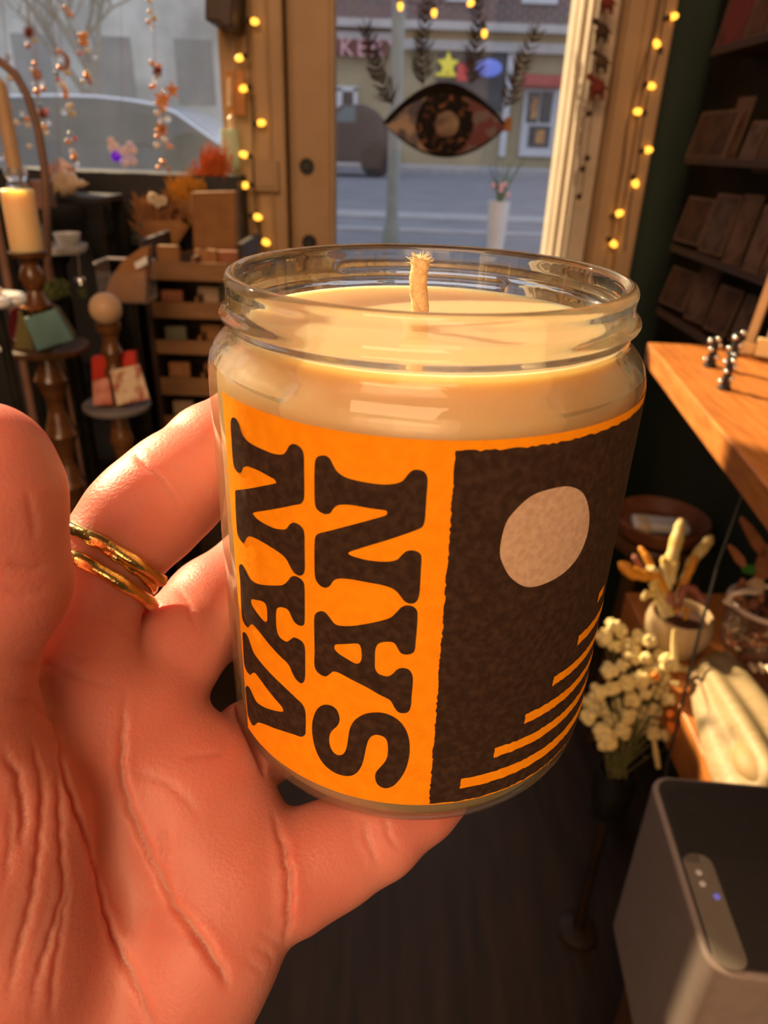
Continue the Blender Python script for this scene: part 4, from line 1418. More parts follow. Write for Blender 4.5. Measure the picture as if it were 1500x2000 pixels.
# ---- first pedestal: leaning books round a candlestick with the pillar candle
YA_ = 1.33
cA = pY(88, 672, YA_)
rA = pxm(cA, 82)
pedA = thing('pedestal_table', 'small round turned wooden pedestal table carrying teal and crimson books', 'pedestal table', (cA.x, cA.y, 0), 'round pedestal tables by the window')
build('table_top', MB().lathe([(rA * .96, -.008), (rA, -.004), (rA, .002), (rA * .97, .004)], cA - Vector((0, 0, .004)), 40), mt['dark_wood'], pedA)
build('pedestal_column', MB().lathe(column(.06, cA.z - .012, .027, 9), (cA.x, cA.y, 0), 28), mt['turned_wood'], pedA)
build('pedestal_foot', MB().lathe([(.13, 0), (.13, .012), (.10, .03), (.05, .05), (.03, .06)], (cA.x, cA.y, 0), 40), mt['dark_wood'], pedA)
zt = cA.z
# candlestick standing in the middle of it
cs = thing('candlestick', 'tall turned wooden candlestick under the square-looking cream pillar candle', 'candlestick', (cA.x, cA.y, zt), 'turned candlesticks')
zc = pY(55, 490, YA_).z
h = zc - zt
build('candlestick_base', MB().lathe([(.030, 0), (.032, .006), (.026, .014), (.014, .024)], (cA.x, cA.y, zt), 28), mt['turned_wood'], cs)
build('candlestick_stem', MB().lathe([(.014, .024), (.018, .036), (.013, .048), (.022, .062), (.026, .074), (.018, .086), (.013, .098), (.016, h * .62), (.023, h * .72), (.019, h * .8), (.013, h * .86), (.018, h * .92)], (cA.x, cA.y, zt), 28), mt['turned_wood'], cs)
build('candlestick_cup', MB().lathe([(.018, h * .92), (.030, h * .95), (.033, h - .001), (.030, h - .001), (.028, h * .97)], (cA.x, cA.y, zt), 28), mt['turned_wood'], cs)
zt2 = pY(34, 372, YA_).z
rc = pxm(pY(45, 430, YA_), 30)
pc = thing('pillar_candle', 'cream pillar candle glowing in the sun on the turned candlestick', 'candle', (cA.x, cA.y, zc), 'candles on the window display')
build('wax_body', MB().lathe([(rc * .97, 0), (rc, .003), (rc, zt2 - zc - .006), (rc * .99, zt2 - zc), (rc * .9, zt2 - zc + .002), (rc * .82, zt2 - zc - .004), (.001, zt2 - zc - .006)], (cA.x, cA.y, zc), 36,
                          fn=lambda r, hh, t: r * (1 + .03 * math.sin(3 * t) * (1 if hh > .05 else 0))), mt['candle_cream'], pc)
build('candle_wick', MB().tube([(cA.x, cA.y, zt2 - .008), (cA.x + .001, cA.y, zt2 + .005)], .001, 6), mt['black'], pc)
slab('book', [(46, 622), (106, 604), (142, 664), (72, 686)], [YA_ - .035, YA_ - .035, YA_ - .055, YA_ - .055], .010, mt['teal_book'], 'small teal book leaning on the front of the pedestal table', 'book', 'books on the pedestal table')
slab('book', [(22, 604), (34, 600), (18, 684), (2, 690)], [YA_ - .02, YA_ + .02, YA_ + .01, YA_ - .04], .012, mt['crimson'], 'crimson book leaning at the left edge of the pedestal table', 'book', 'books on the pedestal table')
slab('book', [(36, 608), (48, 624), (68, 688), (26, 690)], [YA_ - .015, YA_ - .022, YA_ - .042, YA_ - .042], .010, mt['olive'], 'olive brown book between the teal and the crimson book', 'book', 'books on the pedestal table')
slab('book', [(100, 596), (112, 600), (146, 654), (138, 664)], [YA_ - .022, YA_ - .005, YA_ - .012, YA_ - .04], .009, mt['olive'], 'dark olive booklet behind the teal book', 'book', 'books on the pedestal table')
c = pY(82, 600, YA_ - .012)
build('saucer', MB().lathe([(pxm(c, 14), 0), (pxm(c, 28), .004), (pxm(c, 30), .007), (pxm(c, 27), .006), (.001, .002)], (cA.x, cA.y - .012, c.z - .004), 8), mt['orange_wood'], cs, label='small eight-sided wooden drip tray')

# ---- second pedestal: ball candle, red cards and a picture card
YB_ = 1.32
cB = pY(228, 786, YB_)
rB = pxm(cB, 64)
pedB = thing('pedestal_table', 'small round pedestal table with red boxes and a picture card, under the ball candle', 'pedestal table', (cB.x, cB.y, 0), 'round pedestal tables by the window')
build('table_top', MB().lathe([(rB * .95, -.008), (rB, -.004), (rB, .002), (rB * .97, .004)], cB - Vector((0, 0, .004)), 40), M('grey_top', (0.20, 0.18, 0.18), (0.15, 0.13, 0.13), rough=0.4), pedB)
build('pedestal_column', MB().lathe(column(.06, cB.z - .012, .020, 7), (cB.x, cB.y, 0), 28), mt['turned_wood'], pedB)
build('pedestal_foot', MB().lathe([(.08, 0), (.08, .012), (.06, .03), (.035, .05), (.022, .06)], (cB.x, cB.y, 0), 40), mt['dark_wood'], pedB)
cc = pY(206, 600, YB_)
xB, yB = cc.x, cc.y
zb_, ztop = cB.z, pY(212, 632, YB_).z
hb = ztop - zb_
cs2 = thing('candlestick', 'turned wooden candlestick holding the round ball candle', 'candlestick', (xB, yB, zb_), 'turned candlesticks')
build('candlestick_base', MB().lathe([(.030, 0), (.031, .006), (.024, .014), (.012, .024)], (xB, yB, zb_), 28), mt['turned_wood'], cs2)
build('candlestick_stem', MB().lathe([(.012, .024), (.017, .034), (.012, .046), (.020, .060), (.014, .072), (.012, hb * .55), (.020, hb * .66), (.013, hb * .78), (.015, hb * .86)], (xB, yB, zb_), 28), mt['turned_wood'], cs2)
build('candlestick_cup', MB().lathe([(.015, hb * .86), (.022, hb * .93), (.023, hb), (.018, hb)], (xB, yB, zb_), 28), mt['turned_wood'], cs2)
rb = pxm(cc, 31)
bc = thing('ball_candle', 'round tan ball candle on the shorter turned candlestick', 'candle', (xB, yB, ztop), 'candles on the window display')
build('wax_body', MB().ball((xB, yB, ztop + rb * .93), rb, 28, 20), mt['candle_tan'], bc)
build('candle_wick', MB().tube([(xB, yB, ztop + rb * 1.9), (xB + .001, yB, ztop + rb * 1.93 + .006)], .001, 6), mt['black'], bc)
slab('card_box', [(178, 698), (206, 696), (208, 742), (180, 746)], [YB_ + .01] * 4, .018, mt['red_card'], 'small red box standing left of the candlestick', 'box', 'small boxes on the pedestal table')
slab('card_box', [(236, 690), (262, 688), (266, 716), (240, 722)], [YB_ + .012] * 4, .018, mt['red_card'], 'small red box standing right of the candlestick', 'box', 'small boxes on the pedestal table')
slab('picture_card', [(214, 724), (272, 712), (292, 780), (228, 792)], [YB_ - .022, YB_ - .022, YB_ - .045, YB_ - .045], .004, mt['picture_card'], 'picture card leaning at the front of the pedestal with the ball candle', 'card', 'picture cards on the pedestal table')
slab('picture_card', [(180, 744), (212, 738), (220, 790), (182, 792)], [YB_ - .02, YB_ - .02, YB_ - .045, YB_ - .045], .004, M('pink_card', (0.55, 0.25, 0.18), (0.35, 0.08, 0.05), rough=0.5, scale=40), 'pinkish card below the left red box', 'card', 'picture cards on the pedestal table')

# ---- cake stands, shelf unit, shells
c = pY(112, 492, 1.62)
st_ = thing('cake_stand', 'white round cake stand with a small white bowl behind the pillar candle', 'stand', (c.x, c.y, 0))
r_ = pxm(c, 58)
build('plate', MB().lathe([(r_ * .3, -.004), (r_ * .9, .0), (r_, .010), (r_, .015), (r_ * .93, .010), (.001, .008)], c, 44), mt['white_ceramic'], st_)
build('stem', MB().lathe([(.07, 0), (.07, .012), (.016, .03), (.013, c.z - .03), (.03, c.z - .005)], (c.x, c.y, 0), 28), mt['dark_iron'], st_)
b_ = pY(136, 492, 1.60)
build('bowl', MB().lathe([(.012, .0), (.022, .012), (.028, .034), (.026, .034), (.020, .014), (.001, .006)], b_ + Vector((0, 0, .004)), 32), mt['white_ceramic'], None, 'small white bowl on the white cake stand', 'bowl')
c = pY(62, 474, 1.66)
build('green_bottle', MB().lathe([(.010, 0), (.013, .004), (.013, .028), (.006, .036), (.006, .046), (.007, .048)], pY(92, 492, 1.63) + Vector((0, 0, .008)), 20), M('bottle_glass', (.25, .36, .33), (.2, .3, .28), rough=.1, coat=1), None, 'small grey green glass bottle on the white cake stand', 'bottle')
c = pY(-8, 585, 1.10)
wb = MB()
for i in range(7):
    a = 2 * math.pi * i / 7
    wb.ball(c + Vector((.030 * math.cos(a), .030 * math.sin(a), 0)), .016, 16, 10, sc=(1, 1, .55))
wb.lathe([(.001, -.008), (.034, -.008), (.036, 0), (.034, .008), (.001, .0085)], c, 32)
tray = thing('flower_tray', 'white scalloped tray on a thin stand at the left edge', 'tray', (c.x, c.y, 0))
build('tray_top', wb, mt['white_ceramic'], tray, angle=60)
build('stand_rod', MB().lathe([(.06, 0), (.06, .01), (.008, .02), (.008, c.z - .006)], (c.x, c.y, 0), 20), mt['dark_iron'], tray)
build('pink_stone', MB().ball(c + Vector((.008, -.004, .014)), .007, 12, 8, sc=(1, 1, .8), lump=.05), mt['shell'], None, 'tiny pinkish stone on the white scalloped tray', 'stone')

YS = 1.72
a, b = pY(118, 384, YS), pY(192, 384, YS)
zs_ = a.z
su = thing('display_shelf', 'narrow black metal display shelf with the pale shell on top', 'shelf', ((a.x + b.x) / 2 - .06, YS + .1, 0))
xa_, xb_ = a.x - .16, b.x
build('shelf_top', MB().span((xa_, YS, zs_ - .014), (xb_, YS + .16, zs_)), mt['black'], su, bevel=.002)
for (x_, y_) in ((xa_, YS), (xb_ - .03, YS), (xa_, YS + .15), (xb_ - .03, YS + .15)):
    build('leg', MB().span((x_, y_, 0), (x_ + .03, y_ + .012, zs_ - .014)), mt['dark_iron'], su)
for i, z_ in enumerate((.28, .58, .86)):
    build('shelf_board', MB().span((xa_ + .002, YS + .002, z_), (xb_ - .002, YS + .158, z_ + .014)), mt['black'], su)


def conch(name, c, L, ax, label):
    """a spired shell lying on its side"""
    mb = MB()
    ax = Vector(ax).normalized()
    prof = []
    for i in range(41):
        t = i / 40
        r = L * .30 * (math.sin(math.pi * min(1, t * 1.15 + .10)) ** .8 if t < .78 else max(0.02, (1 - t) * 1.9)) * (1 + .13 * math.sin(t * 26))
        prof.append((max(r, .0004), L * (t - .5)))
    mb.lathe(prof, c, 24, ax=ax, fn=lambda r, h, t: r * (1 + .16 * math.sin(t * 2 + h * 60)))
    return build(name, mb, mt['shell'], None, label, 'shell', 'shells on the black shelf')


c = pY(142, 376, YS + .05)
conch('seashell', Vector((c.x, YS + .05, zs_ + .024)), .085, (1, -.12, .04), 'large pale spired seashell lying on the black shelf')
c = pY(118, 392, YS + .02)
conch('seashell', Vector((c.x - .015, YS + .03, zs_ + .012)), .042, (.8, .4, 0), 'smaller creamy shell beside the large one on the black shelf')
mo = MB()
c = pY(108, 566, 1.49)
for i in range(60):
    d_ = Vector((random.gauss(0, 1), random.gauss(0, 1), random.gauss(0, 1))).normalized()
    mo.ball(c + Vector((d_.x * .026, d_.y * .02, d_.z * .018)), random.uniform(.006, .010), 8, 6, lump=.2)
build('moss_ball', mo, mt['moss'], None, 'clump of dark green moss beside the tall candlestick', 'moss')
ms = thing('moss_stand', 'thin dark rod stand under the clump of moss', 'stand', (c.x, c.y, 0))
build('rod', MB().lathe([(.05, 0), (.05, .01), (.006, .02), (.006, c.z - .024), (.02, c.z - .022)], (c.x, c.y, 0), 16), mt['dark_iron'], ms)
build('dish', MB().lathe([(.006, c.z - .024), (.028, c.z - .020), (.030, c.z - .014), (.027, c.z - .018), (.001, c.z - .020)], (c.x, c.y, 0), 24), mt['dark_iron'], ms)
c = pY(160, 566, 1.55)
vi = thing('moss_vial', 'small corked vial of moss hanging by the black leg', 'vial', c - Vector((0, 0, .018)))
build('moss_fill', MB().lathe([(.001, -.016), (.010, -.015), (.011, .004), (.001, .006)], c, 16), mt['moss'], vi)
build('cap', MB().lathe([(.001, .008), (.011, .008), (.011, .022), (.008, .026), (.001, .026)], c, 16), mt['chrome'], vi)
build('cord', MB().tube([c + Vector((0, 0, .026)), pY(152, 492, 1.60)], .0012, 5), mt['thread'], vi)

# ---- clear holder with folded kraft bag
YK = 1.42
kb = quadY([(200, 592), (212, 548), (238, 510), (272, 486), (290, 480), (290, 496), (284, 590)], [YK + .02] * 7)
ac = thing('acrylic_holder', 'clear acrylic holder with bright upper edges left of the wooden trays', 'holder', (pY(236, 596, YK).x, YK, 0))
a, b = pY(184, 514, YK), pY(288, 592, YK)
ah = MB()
ah.span((a.x, YK, b.z), (a.x + .002, YK + .07, a.z)).span((b.x - .002, YK, b.z), (b.x, YK + .07, a.z)).span((a.x, YK, b.z), (b.x, YK + .002, a.z - .015)).span((a.x, YK, b.z - .002), (b.x, YK + .07, b.z))
build('holder_box', ah, mt['clear_acrylic'], ac)
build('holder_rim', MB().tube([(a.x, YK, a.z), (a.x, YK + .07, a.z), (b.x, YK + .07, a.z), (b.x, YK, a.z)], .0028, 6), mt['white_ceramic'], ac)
build('holder_post', MB().lathe([(.04, 0), (.04, .012), (.012, .02), (.012, b.z - .003)], ((a.x + b.x) / 2, YK + .035, 0), 20), mt['dark_iron'], ac)
build('kraft_bag', MB().prism(kb, (0, .03, 0)), mt['kraft'], None, 'folded brown paper bag leaning in the clear acrylic holder', 'bag', bevel=.003)
build('paper_label', MB().prism(quadY([(262, 514), (286, 500), (288, 516), (266, 526)], [YK + .012] * 4), (0, .003, 0)), mt['white_ceramic'], None, 'white tag at the top corner of the paper bag', 'tag')

# ---- stack of wooden trays
YT = 1.62
x0 = pY(296, 600, YT).x
x1 = pY(470, 600, YT).x
tr = thing('tray_tower', 'tower of wooden display trays behind the candle jar, filled with small pieces', 'display rack', ((x0 + x1) / 2, YT + .1, 0))
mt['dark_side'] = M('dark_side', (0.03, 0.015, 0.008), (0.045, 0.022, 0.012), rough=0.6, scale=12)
zt_ = pY(330, 500, YT).z
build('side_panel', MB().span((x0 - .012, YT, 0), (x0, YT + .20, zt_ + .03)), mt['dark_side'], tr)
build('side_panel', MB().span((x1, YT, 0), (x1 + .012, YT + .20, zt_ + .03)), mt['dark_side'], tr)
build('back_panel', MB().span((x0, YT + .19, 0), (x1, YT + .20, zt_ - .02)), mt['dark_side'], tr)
pieces = []
for i, (y0, y1) in enumerate(((512, 548), (590, 622), (665, 692), (738, 772), (812, 850))):
    za, zb2 = pY(340, y0, YT).z, pY(340, y1, YT).z
    t_ = MB()
    t_.span((x0, YT, zb2), (x1, YT + .008, za)).span((x0, YT, zb2), (x1, YT + .19, zb2 + .006))
    build('tray', t_, mt['crate_wood'], tr, bevel=.0015)
    build('tray_divider', MB().span(((x0 + x1) / 2 - .003, YT + .008, zb2 + .006), ((x0 + x1) / 2 + .003, YT + .17, za + .01)), mt['crate_wood'], tr)
    pieces.append((zb2 + .006, za))
pm = [mt['kraft'], mt['dry_grass'], M('rust_wrap', (0.30, 0.11, 0.05), (0.22, 0.08, 0.03), rough=.7), M('pale_wrap', (0.40, 0.28, 0.18), (0.30, 0.2, 0.12), rough=.7), M('sage_wrap', (0.16, 0.16, 0.10), (0.12, 0.12, 0.07), rough=.8)]
names = ['brown', 'straw coloured', 'rust', 'pale tan', 'sage']
for i, (zb2, za) in enumerate(pieces):
    for j in range(3):
        w_ = (x1 - x0 - .02) / 3
        xc = x0 + .008 + w_ * (j + .5)
        if abs(xc - (x0 + x1) / 2) < .012:
            xc += .016
        hh_ = (za - zb2) + random.uniform(.012, .030)
        k_ = (i * 2 + j) % 5
        y_ = YT + .03 + .03 * j
        pk = MB().box((xc, y_ + .012, zb2 + hh_ / 2), (w_ * .82, .022, hh_))
        build('packet', pk, pm[k_], None, '%s packet standing in the %s wooden tray, %s' % (names[k_], ('topmost', 'second highest', 'middle', 'second lowest', 'lowest')[i], ('left end', 'middle', 'right end')[j]), 'packet', 'packets in the wooden trays', bevel=.003)


# ---- dried bouquets
def bouquet(name, base, tips, m, wrap_pts, YQ, label, n=220, sp=12, thin=.0011, wrapm='kraft'):
    t = thing(name, label, 'dried flowers', pY(*base, YQ), 'dried bouquets')
    B = pY(*base, YQ)
    g = MB()
    for i in range(n):
        tx, ty = random.choice(tips)
        e = pY(tx + random.gauss(0, sp), ty + random.gauss(0, sp * .8), YQ + random.uniform(-.03, .03))
        d = e - B
        mid = B + d * .55 + Vector((random.uniform(-.01, .01), random.uniform(-.01, .01), 0))
        g.tube([B, mid, e], [thin, thin, thin * .5], 4)
        for k in range(4):
            q = mid.lerp(e, random.uniform(.3, 1))
            g.tube([q, q + d.normalized() * random.uniform(.006, .014) + Vector((random.uniform(-.009, .009), random.uniform(-.009, .009), random.uniform(-.002, .008)))], [thin * 1.3, thin * .3], 4)
    build('dried_stems', g, m, t)
    if wrap_pts:
        top = [pY(x, y, YQ - .045) for x, y in wrap_pts]
        bk = [pY(x + 8, y - 6, YQ + .045) for x, y in wrap_pts]
        w = MB()
        n_ = len(top)
        bb = B - Vector((0, 0, .02))
        vs = top + bk[::-1] + [bb]
        w.add(vs, [(i, i + 1, len(vs) - 1) for i in range(len(vs) - 2)] + [(len(vs) - 2, 0, len(vs) - 1)])
        o = build('paper_wrap', w, mt[wrapm], t, angle=20)
        sm = o.modifiers.new('thickness', 'SOLIDIFY')
        sm.thickness = .002
    return t


YQ = 1.93
bouquet('dried_bouquet', (322, 500), [(272, 400), (300, 395), (330, 392), (290, 420), (345, 410), (275, 430)], mt['dry_grass'], [(276, 440), (300, 432), (350, 430), (368, 442)], YQ, 'brown dried grass bouquet above the wooden trays, leftmost of the bouquets', 260, 13)
bouquet('dried_bouquet', (415, 430), [(408, 305), (424, 300), (432, 320), (400, 330), (385, 345), (416, 340)], mt['dry_orange'], None, YQ + .10, 'bright orange feathery dried bouquet in front of the parked car', 300, 12)
bouquet('dried_bouquet', (385, 440), [(350, 360), (365, 352), (345, 375), (380, 365)], mt['dry_yellow'], [(340, 400), (368, 392), (400, 396)], YQ + .03, 'yellow and orange dried bouquet between the brown and the bright orange one', 160, 11)
for (x, y, s_) in ((300, 388, .016), (318, 392, .013), (308, 398, .011)):
    c = pY(x, y, YQ - .03)
    pb = MB()
    for k in range(9):
        a = 2 * math.pi * k / 9
        pb.ball(c + Vector((s_ * .5 * math.cos(a), -.002, s_ * .5 * math.sin(a))), s_ * .42, 8, 6, sc=(1, .5, 1))
    build('dried_blossom', pb, mt['shell'], bpy.data.objects['dried_bouquet'], label='pale dried blossom')
slab('kraft_box', [(372, 376), (458, 374), (462, 500), (378, 502)], [YQ - .07] * 4, .05, mt['kraft'], 'tall brown kraft paper box right of the dried bouquets', 'box', bevel=.004)
rk = thing('display_bench', 'low dark wooden bench under the window carrying the bouquets and the kraft box', 'bench', (pY(370, 505, YQ).x, YQ + .05, 0))
zb3 = pY(378, 502, YQ - .07).z
build('bench_top', MB().span((pY(296, 500, YQ).x, YQ - .085, zb3 - .03), (pY(470, 500, YQ).x, YQ + .06, zb3)), mt['crate_wood'], rk)
for x_ in (pY(300, 500, YQ).x, pY(462, 500, YQ).x):
    build('leg', MB().span((x_, YQ - .07, 0), (x_ + .02, YQ + .055, zb3 - .03)), mt['dark_side'], rk)
# black cabinet made up to fill the shadowed low part of the window
bx0, bx1 = pY(-90, 400, 2.0).x, pY(462, 400, 2.0).x
zt4 = pY(300, 340, 2.0).z
tb = MB().span((bx0, 2.0, .0), (bx1, 2.17, zt4))
build('shadow_cabinet', tb, M('cabinet_black', (0.018, 0.018, 0.022), (0.026, 0.025, 0.03), rough=.6, scale=6), None, 'made-up black cabinet for the shadowed low part of the display window, behind the bouquets', 'cabinet', bevel=.004)
gp = MB()
for i in range(70):
    c = pY(random.uniform(196, 285), random.uniform(428, 480), 1.955 + random.uniform(-.03, .03))
    d_ = Vector((random.uniform(-1, 1), random.uniform(-.6, .2), random.uniform(-.2, 1))).normalized()
    s_ = Vector((d_.z, 0, -d_.x)).normalized() * .007
    gp.prism([c, c + d_ * .02 + s_, c + d_ * .045, c + d_ * .02 - s_], (0, .0012, 0))
fp = thing('leafy_plant', 'dark leafy plant with grey green leaves in front of the black cabinet', 'plant', (pY(236, 480, 1.95).x, 1.95, 0))
build('foliage', gp, M('grey_leaf', (0.05, 0.065, 0.05), (0.10, 0.11, 0.10), rough=.6, scale=40), fp)
c = pY(236, 480, 1.95)
build('pot', MB().lathe([(.035, 0), (.042, c.z - .06), (.046, c.z - .03), (.042, c.z - .03), (.035, c.z - .06)], (c.x, c.y, 0), 28), mt['black'], fp)

# ---- arch and taper candle at the left edge
YR = 1.50
ap = side([(-60, 150), (-30, 124), (0, 120), (30, 145), (55, 190), (74, 250), (86, 320), (90, 385), (94, 520)], YR)
az = MB().tube([ap[0]] + ap, .0075, 10)
ar = thing('arched_hoop', 'slim brown arched wooden hoop at the left edge of the window display', 'hoop', (ap[-1].x - .05, YR, 0))
build('hoop', az, mt['arch_wood'], ar)
build('hoop_post', MB().tube([ap[-1], Vector((ap[-1].x + .004, YR, .0))], .009, 10), mt['arch_wood'], ar)
build('hoop_post', MB().tube([ap[0], Vector((ap[0].x - .02, YR, .0))], .009, 10), mt['arch_wood'], ar)
c0, c1 = pY(31, 340, YR + .03), pY(12, 150, YR + .03)
tc_ = thing('taper_candle', 'tall tan taper candle standing inside the arched hoop', 'candle', c0, 'candles on the window display')
build('wax_body', MB().lathe([(pxm(c0, 14), 0), (pxm(c0, 13), .1), (pxm(c0, 12), c1.z - c0.z - .01), (.003, c1.z - c0.z)], c0, 20), mt['candle_tan'], tc_)
build('glass_holder', MB().lathe([(.012, -.03), (.024, -.028), (.017, -.012), (.022, .0), (.022, .012), (.018, .012), (.018, .002), (.001, 0)], c0, 20), mt['crystal'], tc_)
build('holder_rod', MB().lathe([(.06, 0), (.06, .01), (.01, .02), (.01, c0.z - .03)], (c0.x, c0.y, 0), 16), mt['dark_iron'], tc_)
a, b = pY(30, 352, YR + .04), pY(88, 410, YR + .04)
build('wooden_block', MB().span((a.x, YR + .045, b.z), (b.x, YR + .10, a.z)), mt['arch_wood'], None, 'dark brown wooden block behind the pillar candle', 'block', bevel=.003)
build('block_rod', MB().lathe([(.06, 0), (.06, .01), (.012, .02), (.012, b.z)], ((a.x + b.x) / 2, YR + .072, 0), 16), mt['dark_iron'], bpy.data.objects['wooden_block']) if False else None

# ---- hanging crystals in the window
YH = YW - .14
BC = {'clear': mt['crystal'], 'copper': mt['copper'], 'orange': M('bead_orange', (0.75, 0.30, 0.10), (.65, .25, .08), rough=.15, coat=1), 'white': M('bead_white', (0.8, 0.74, 0.68), (.75, .7, .65), rough=.15, coat=1),
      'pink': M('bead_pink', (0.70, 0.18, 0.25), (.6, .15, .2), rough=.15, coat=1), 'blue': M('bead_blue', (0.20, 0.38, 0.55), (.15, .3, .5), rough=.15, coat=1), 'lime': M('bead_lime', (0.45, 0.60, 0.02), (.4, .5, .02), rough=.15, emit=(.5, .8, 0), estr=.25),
      'yellow': M('bead_yellow', (0.62, 0.48, 0.16), (.55, .42, .12), rough=.15, coat=1), 'red': M('bead_red', (0.7, 0.05, 0.06), (.6, .04, .05), rough=.15, coat=1), 'brown': mt['felt_red']}


def strand(label, path, beads, extras=(), Y=None):
    Y = Y or YH
    t = thing('crystal_suncatcher', label, 'suncatcher', pY(*path[-1], Y), 'hanging crystal strands in the window')
    build('cord', MB().tube(side(path, Y), .0009, 5), mt['thread'], t)
    for (x, y, r, k) in beads:
        c = pY(x, y, Y - .003)
        build('bead', MB().ball(c, pxm(c, r), 10, 7, sc=(1, 1, .9)), BC[k], t)
    for f in extras:
        f(t, Y)
    return t


def starburst(x, y, r, k):
    def f(t, Y):
        c = pY(x, y, Y)
        mb = MB()
        for i in range(16):
            a = 2 * math.pi * i / 16
            mb.tube([c, c + Vector((math.cos(a), 0, math.sin(a))) * pxm(c, r)], [pxm(c, 2.6), .0003], 5)
        mb.ball(c, pxm(c, r * .5), 10, 8)
        build('sun_ornament', mb, mt['copper'] if k == 'copper' else mt['felt_red'], t)
    return f


def crescent(x, y, r):
    def f(t, Y):
        c = pY(x, y, Y)
        R = pxm(c, r)
        o_ = [c + Vector((math.cos(a), 0, math.sin(a))) * R for a in [(-1.9 + 3.8 * i / 20) for i in range(21)]]
        i_ = [c + Vector((-.35 * R + math.cos(a) * R * .88, 0, math.sin(a) * R * .88)) for a in [(1.75 - 3.5 * i / 20) for i in range(21)]]
        build('moon_ornament', MB().prism(o_ + i_, (0, .004, 0)), mt['copper'], t)
    return f


def flower(x, y, r, k, n=6):
    def f(t, Y):
        c = pY(x, y, Y - .004)
        mb = MB()
        for i in range(n):
            a = 2 * math.pi * i / n + .3
            d = Vector((math.cos(a), -.3, math.sin(a))).normalized()
            mb.ball(c + d * pxm(c, r * .6), pxm(c, r * .5), 10, 7, sc=(1.2, .4, .6), R=d.to_track_quat('X', 'Z').to_matrix())
        mb.ball(c + Vector((0, -.004, 0)), pxm(c, r * .35), 10, 8)
        build('flower_ornament', mb, BC[k], t)
    return f


def starfish(x, y, r, rot):
    def f(t, Y):
        c = pY(x, y, Y - .006)
        pts = [c + Vector((math.cos(rot + i * math.pi / 5), 0, math.sin(rot + i * math.pi / 5))) * pxm(c, r if i % 2 == 0 else r * .38) for i in range(10)]
        build('star_ornament', MB().prism(pts, (0, .004, 0)), BC['orange'], t, bevel=.001)
    return f


strand('beaded string with two dark copper sunbursts, second strand from the left', [(50, -20), (56, 60), (66, 110), (70, 150), (76, 200), (82, 240), (88, 268)],
       [(52, 80, 5, 'clear'), (68, 80, 5, 'yellow'), (55, 90, 5, 'copper'), (68, 124, 5, 'copper'), (62, 137, 5, 'white'), (82, 162, 6, 'clear'), (64, 162, 4, 'clear'), (72, 180, 7, 'copper'), (85, 174, 5, 'copper'), (79, 205, 5, 'blue'), (73, 218, 5, 'white'), (90, 217, 6, 'pink'), (86, 248, 6, 'orange'), (95, 240, 5, 'clear'), (91, 260, 5, 'white')],
       [starburst(56, 63, 14, 'dark'), starburst(72, 146, 13, 'copper'), starburst(83, 222, 12, 'dark')])
strand('beaded string with a copper crescent moon, third strand from the left', [(108, -20), (116, 60), (122, 110), (126, 180), (134, 220), (138, 280), (146, 322)],
       [(115, 100, 5, 'orange'), (118, 114, 6, 'clear'), (117, 133, 6, 'copper'), (111, 144, 6, 'blue'), (132, 142, 6, 'yellow'), (113, 155, 5, 'pink'), (122, 166, 8, 'white'), (128, 178, 6, 'orange'), (129, 188, 6, 'orange'), (134, 209, 5, 'white'), (139, 206, 5, 'yellow'), (125, 218, 6, 'clear'), (142, 222, 6, 'yellow'), (138, 262, 6, 'blue'), (139, 267, 5, 'clear'), (146, 271, 5, 'red'), (133, 277, 6, 'orange'), (141, 296, 5, 'white'), (146, 304, 6, 'orange'), (144, 310, 6, 'copper'), (150, 320, 5, 'clear')],
       [crescent(120, 118, 16)])
strand('short string with an orange cluster of beads, fourth strand from the left', [(120, -20), (142, 30), (160, 70), (166, 100), (168, 150), (168, 165)],
       [(127, 16, 5, 'orange'), (136, 27, 6, 'orange'), (157, 70, 6, 'orange'), (166, 68, 7, 'orange'), (162, 76, 7, 'orange'), (160, 84, 6, 'orange'), (168, 84, 6, 'orange'), (171, 99, 5, 'white'), (156, 104, 5, 'pink'), (186, 111, 4, 'clear'), (169, 142, 5, 'yellow'), (170, 149, 7, 'copper'), (163, 160, 4, 'yellow'), (176, 160, 5, 'copper')])
strand('long string with an orange flower and a star, nearest the door post', [(292, -20), (298, 20), (300, 60), (303, 110), (308, 160), (316, 200), (318, 250), (320, 330)],
       [(291, 1, 6, 'white'), (292, 23, 5, 'white'), (301, 36, 6, 'yellow'), (290, 43, 5, 'orange'), (299, 54, 5, 'clear'), (297, 124, 6, 'orange'), (310, 129, 6, 'orange'), (309, 143, 5, 'white'), (305, 155, 7, 'clear'), (300, 168, 6, 'orange'), (295, 170, 5, 'red'), (318, 197, 8, 'yellow'), (310, 204, 6, 'orange'), (325, 190, 6, 'orange'), (307, 221, 6, 'white'), (319, 214, 6, 'orange'), (328, 232, 6, 'clear'), (315, 236, 6, 'clear'), (307, 267, 5, 'copper'), (322, 274, 6, 'white'), (306, 284, 6, 'white'), (331, 286, 6, 'orange'), (318, 317, 6, 'copper'), (310, 328, 5, 'copper'), (328, 330, 5, 'copper')],
       [flower(318, 196, 15, 'orange'), starfish(336, 176, 18, .3), flower(316, 252, 12, 'copper'), flower(308, 140, 10, 'brown')])
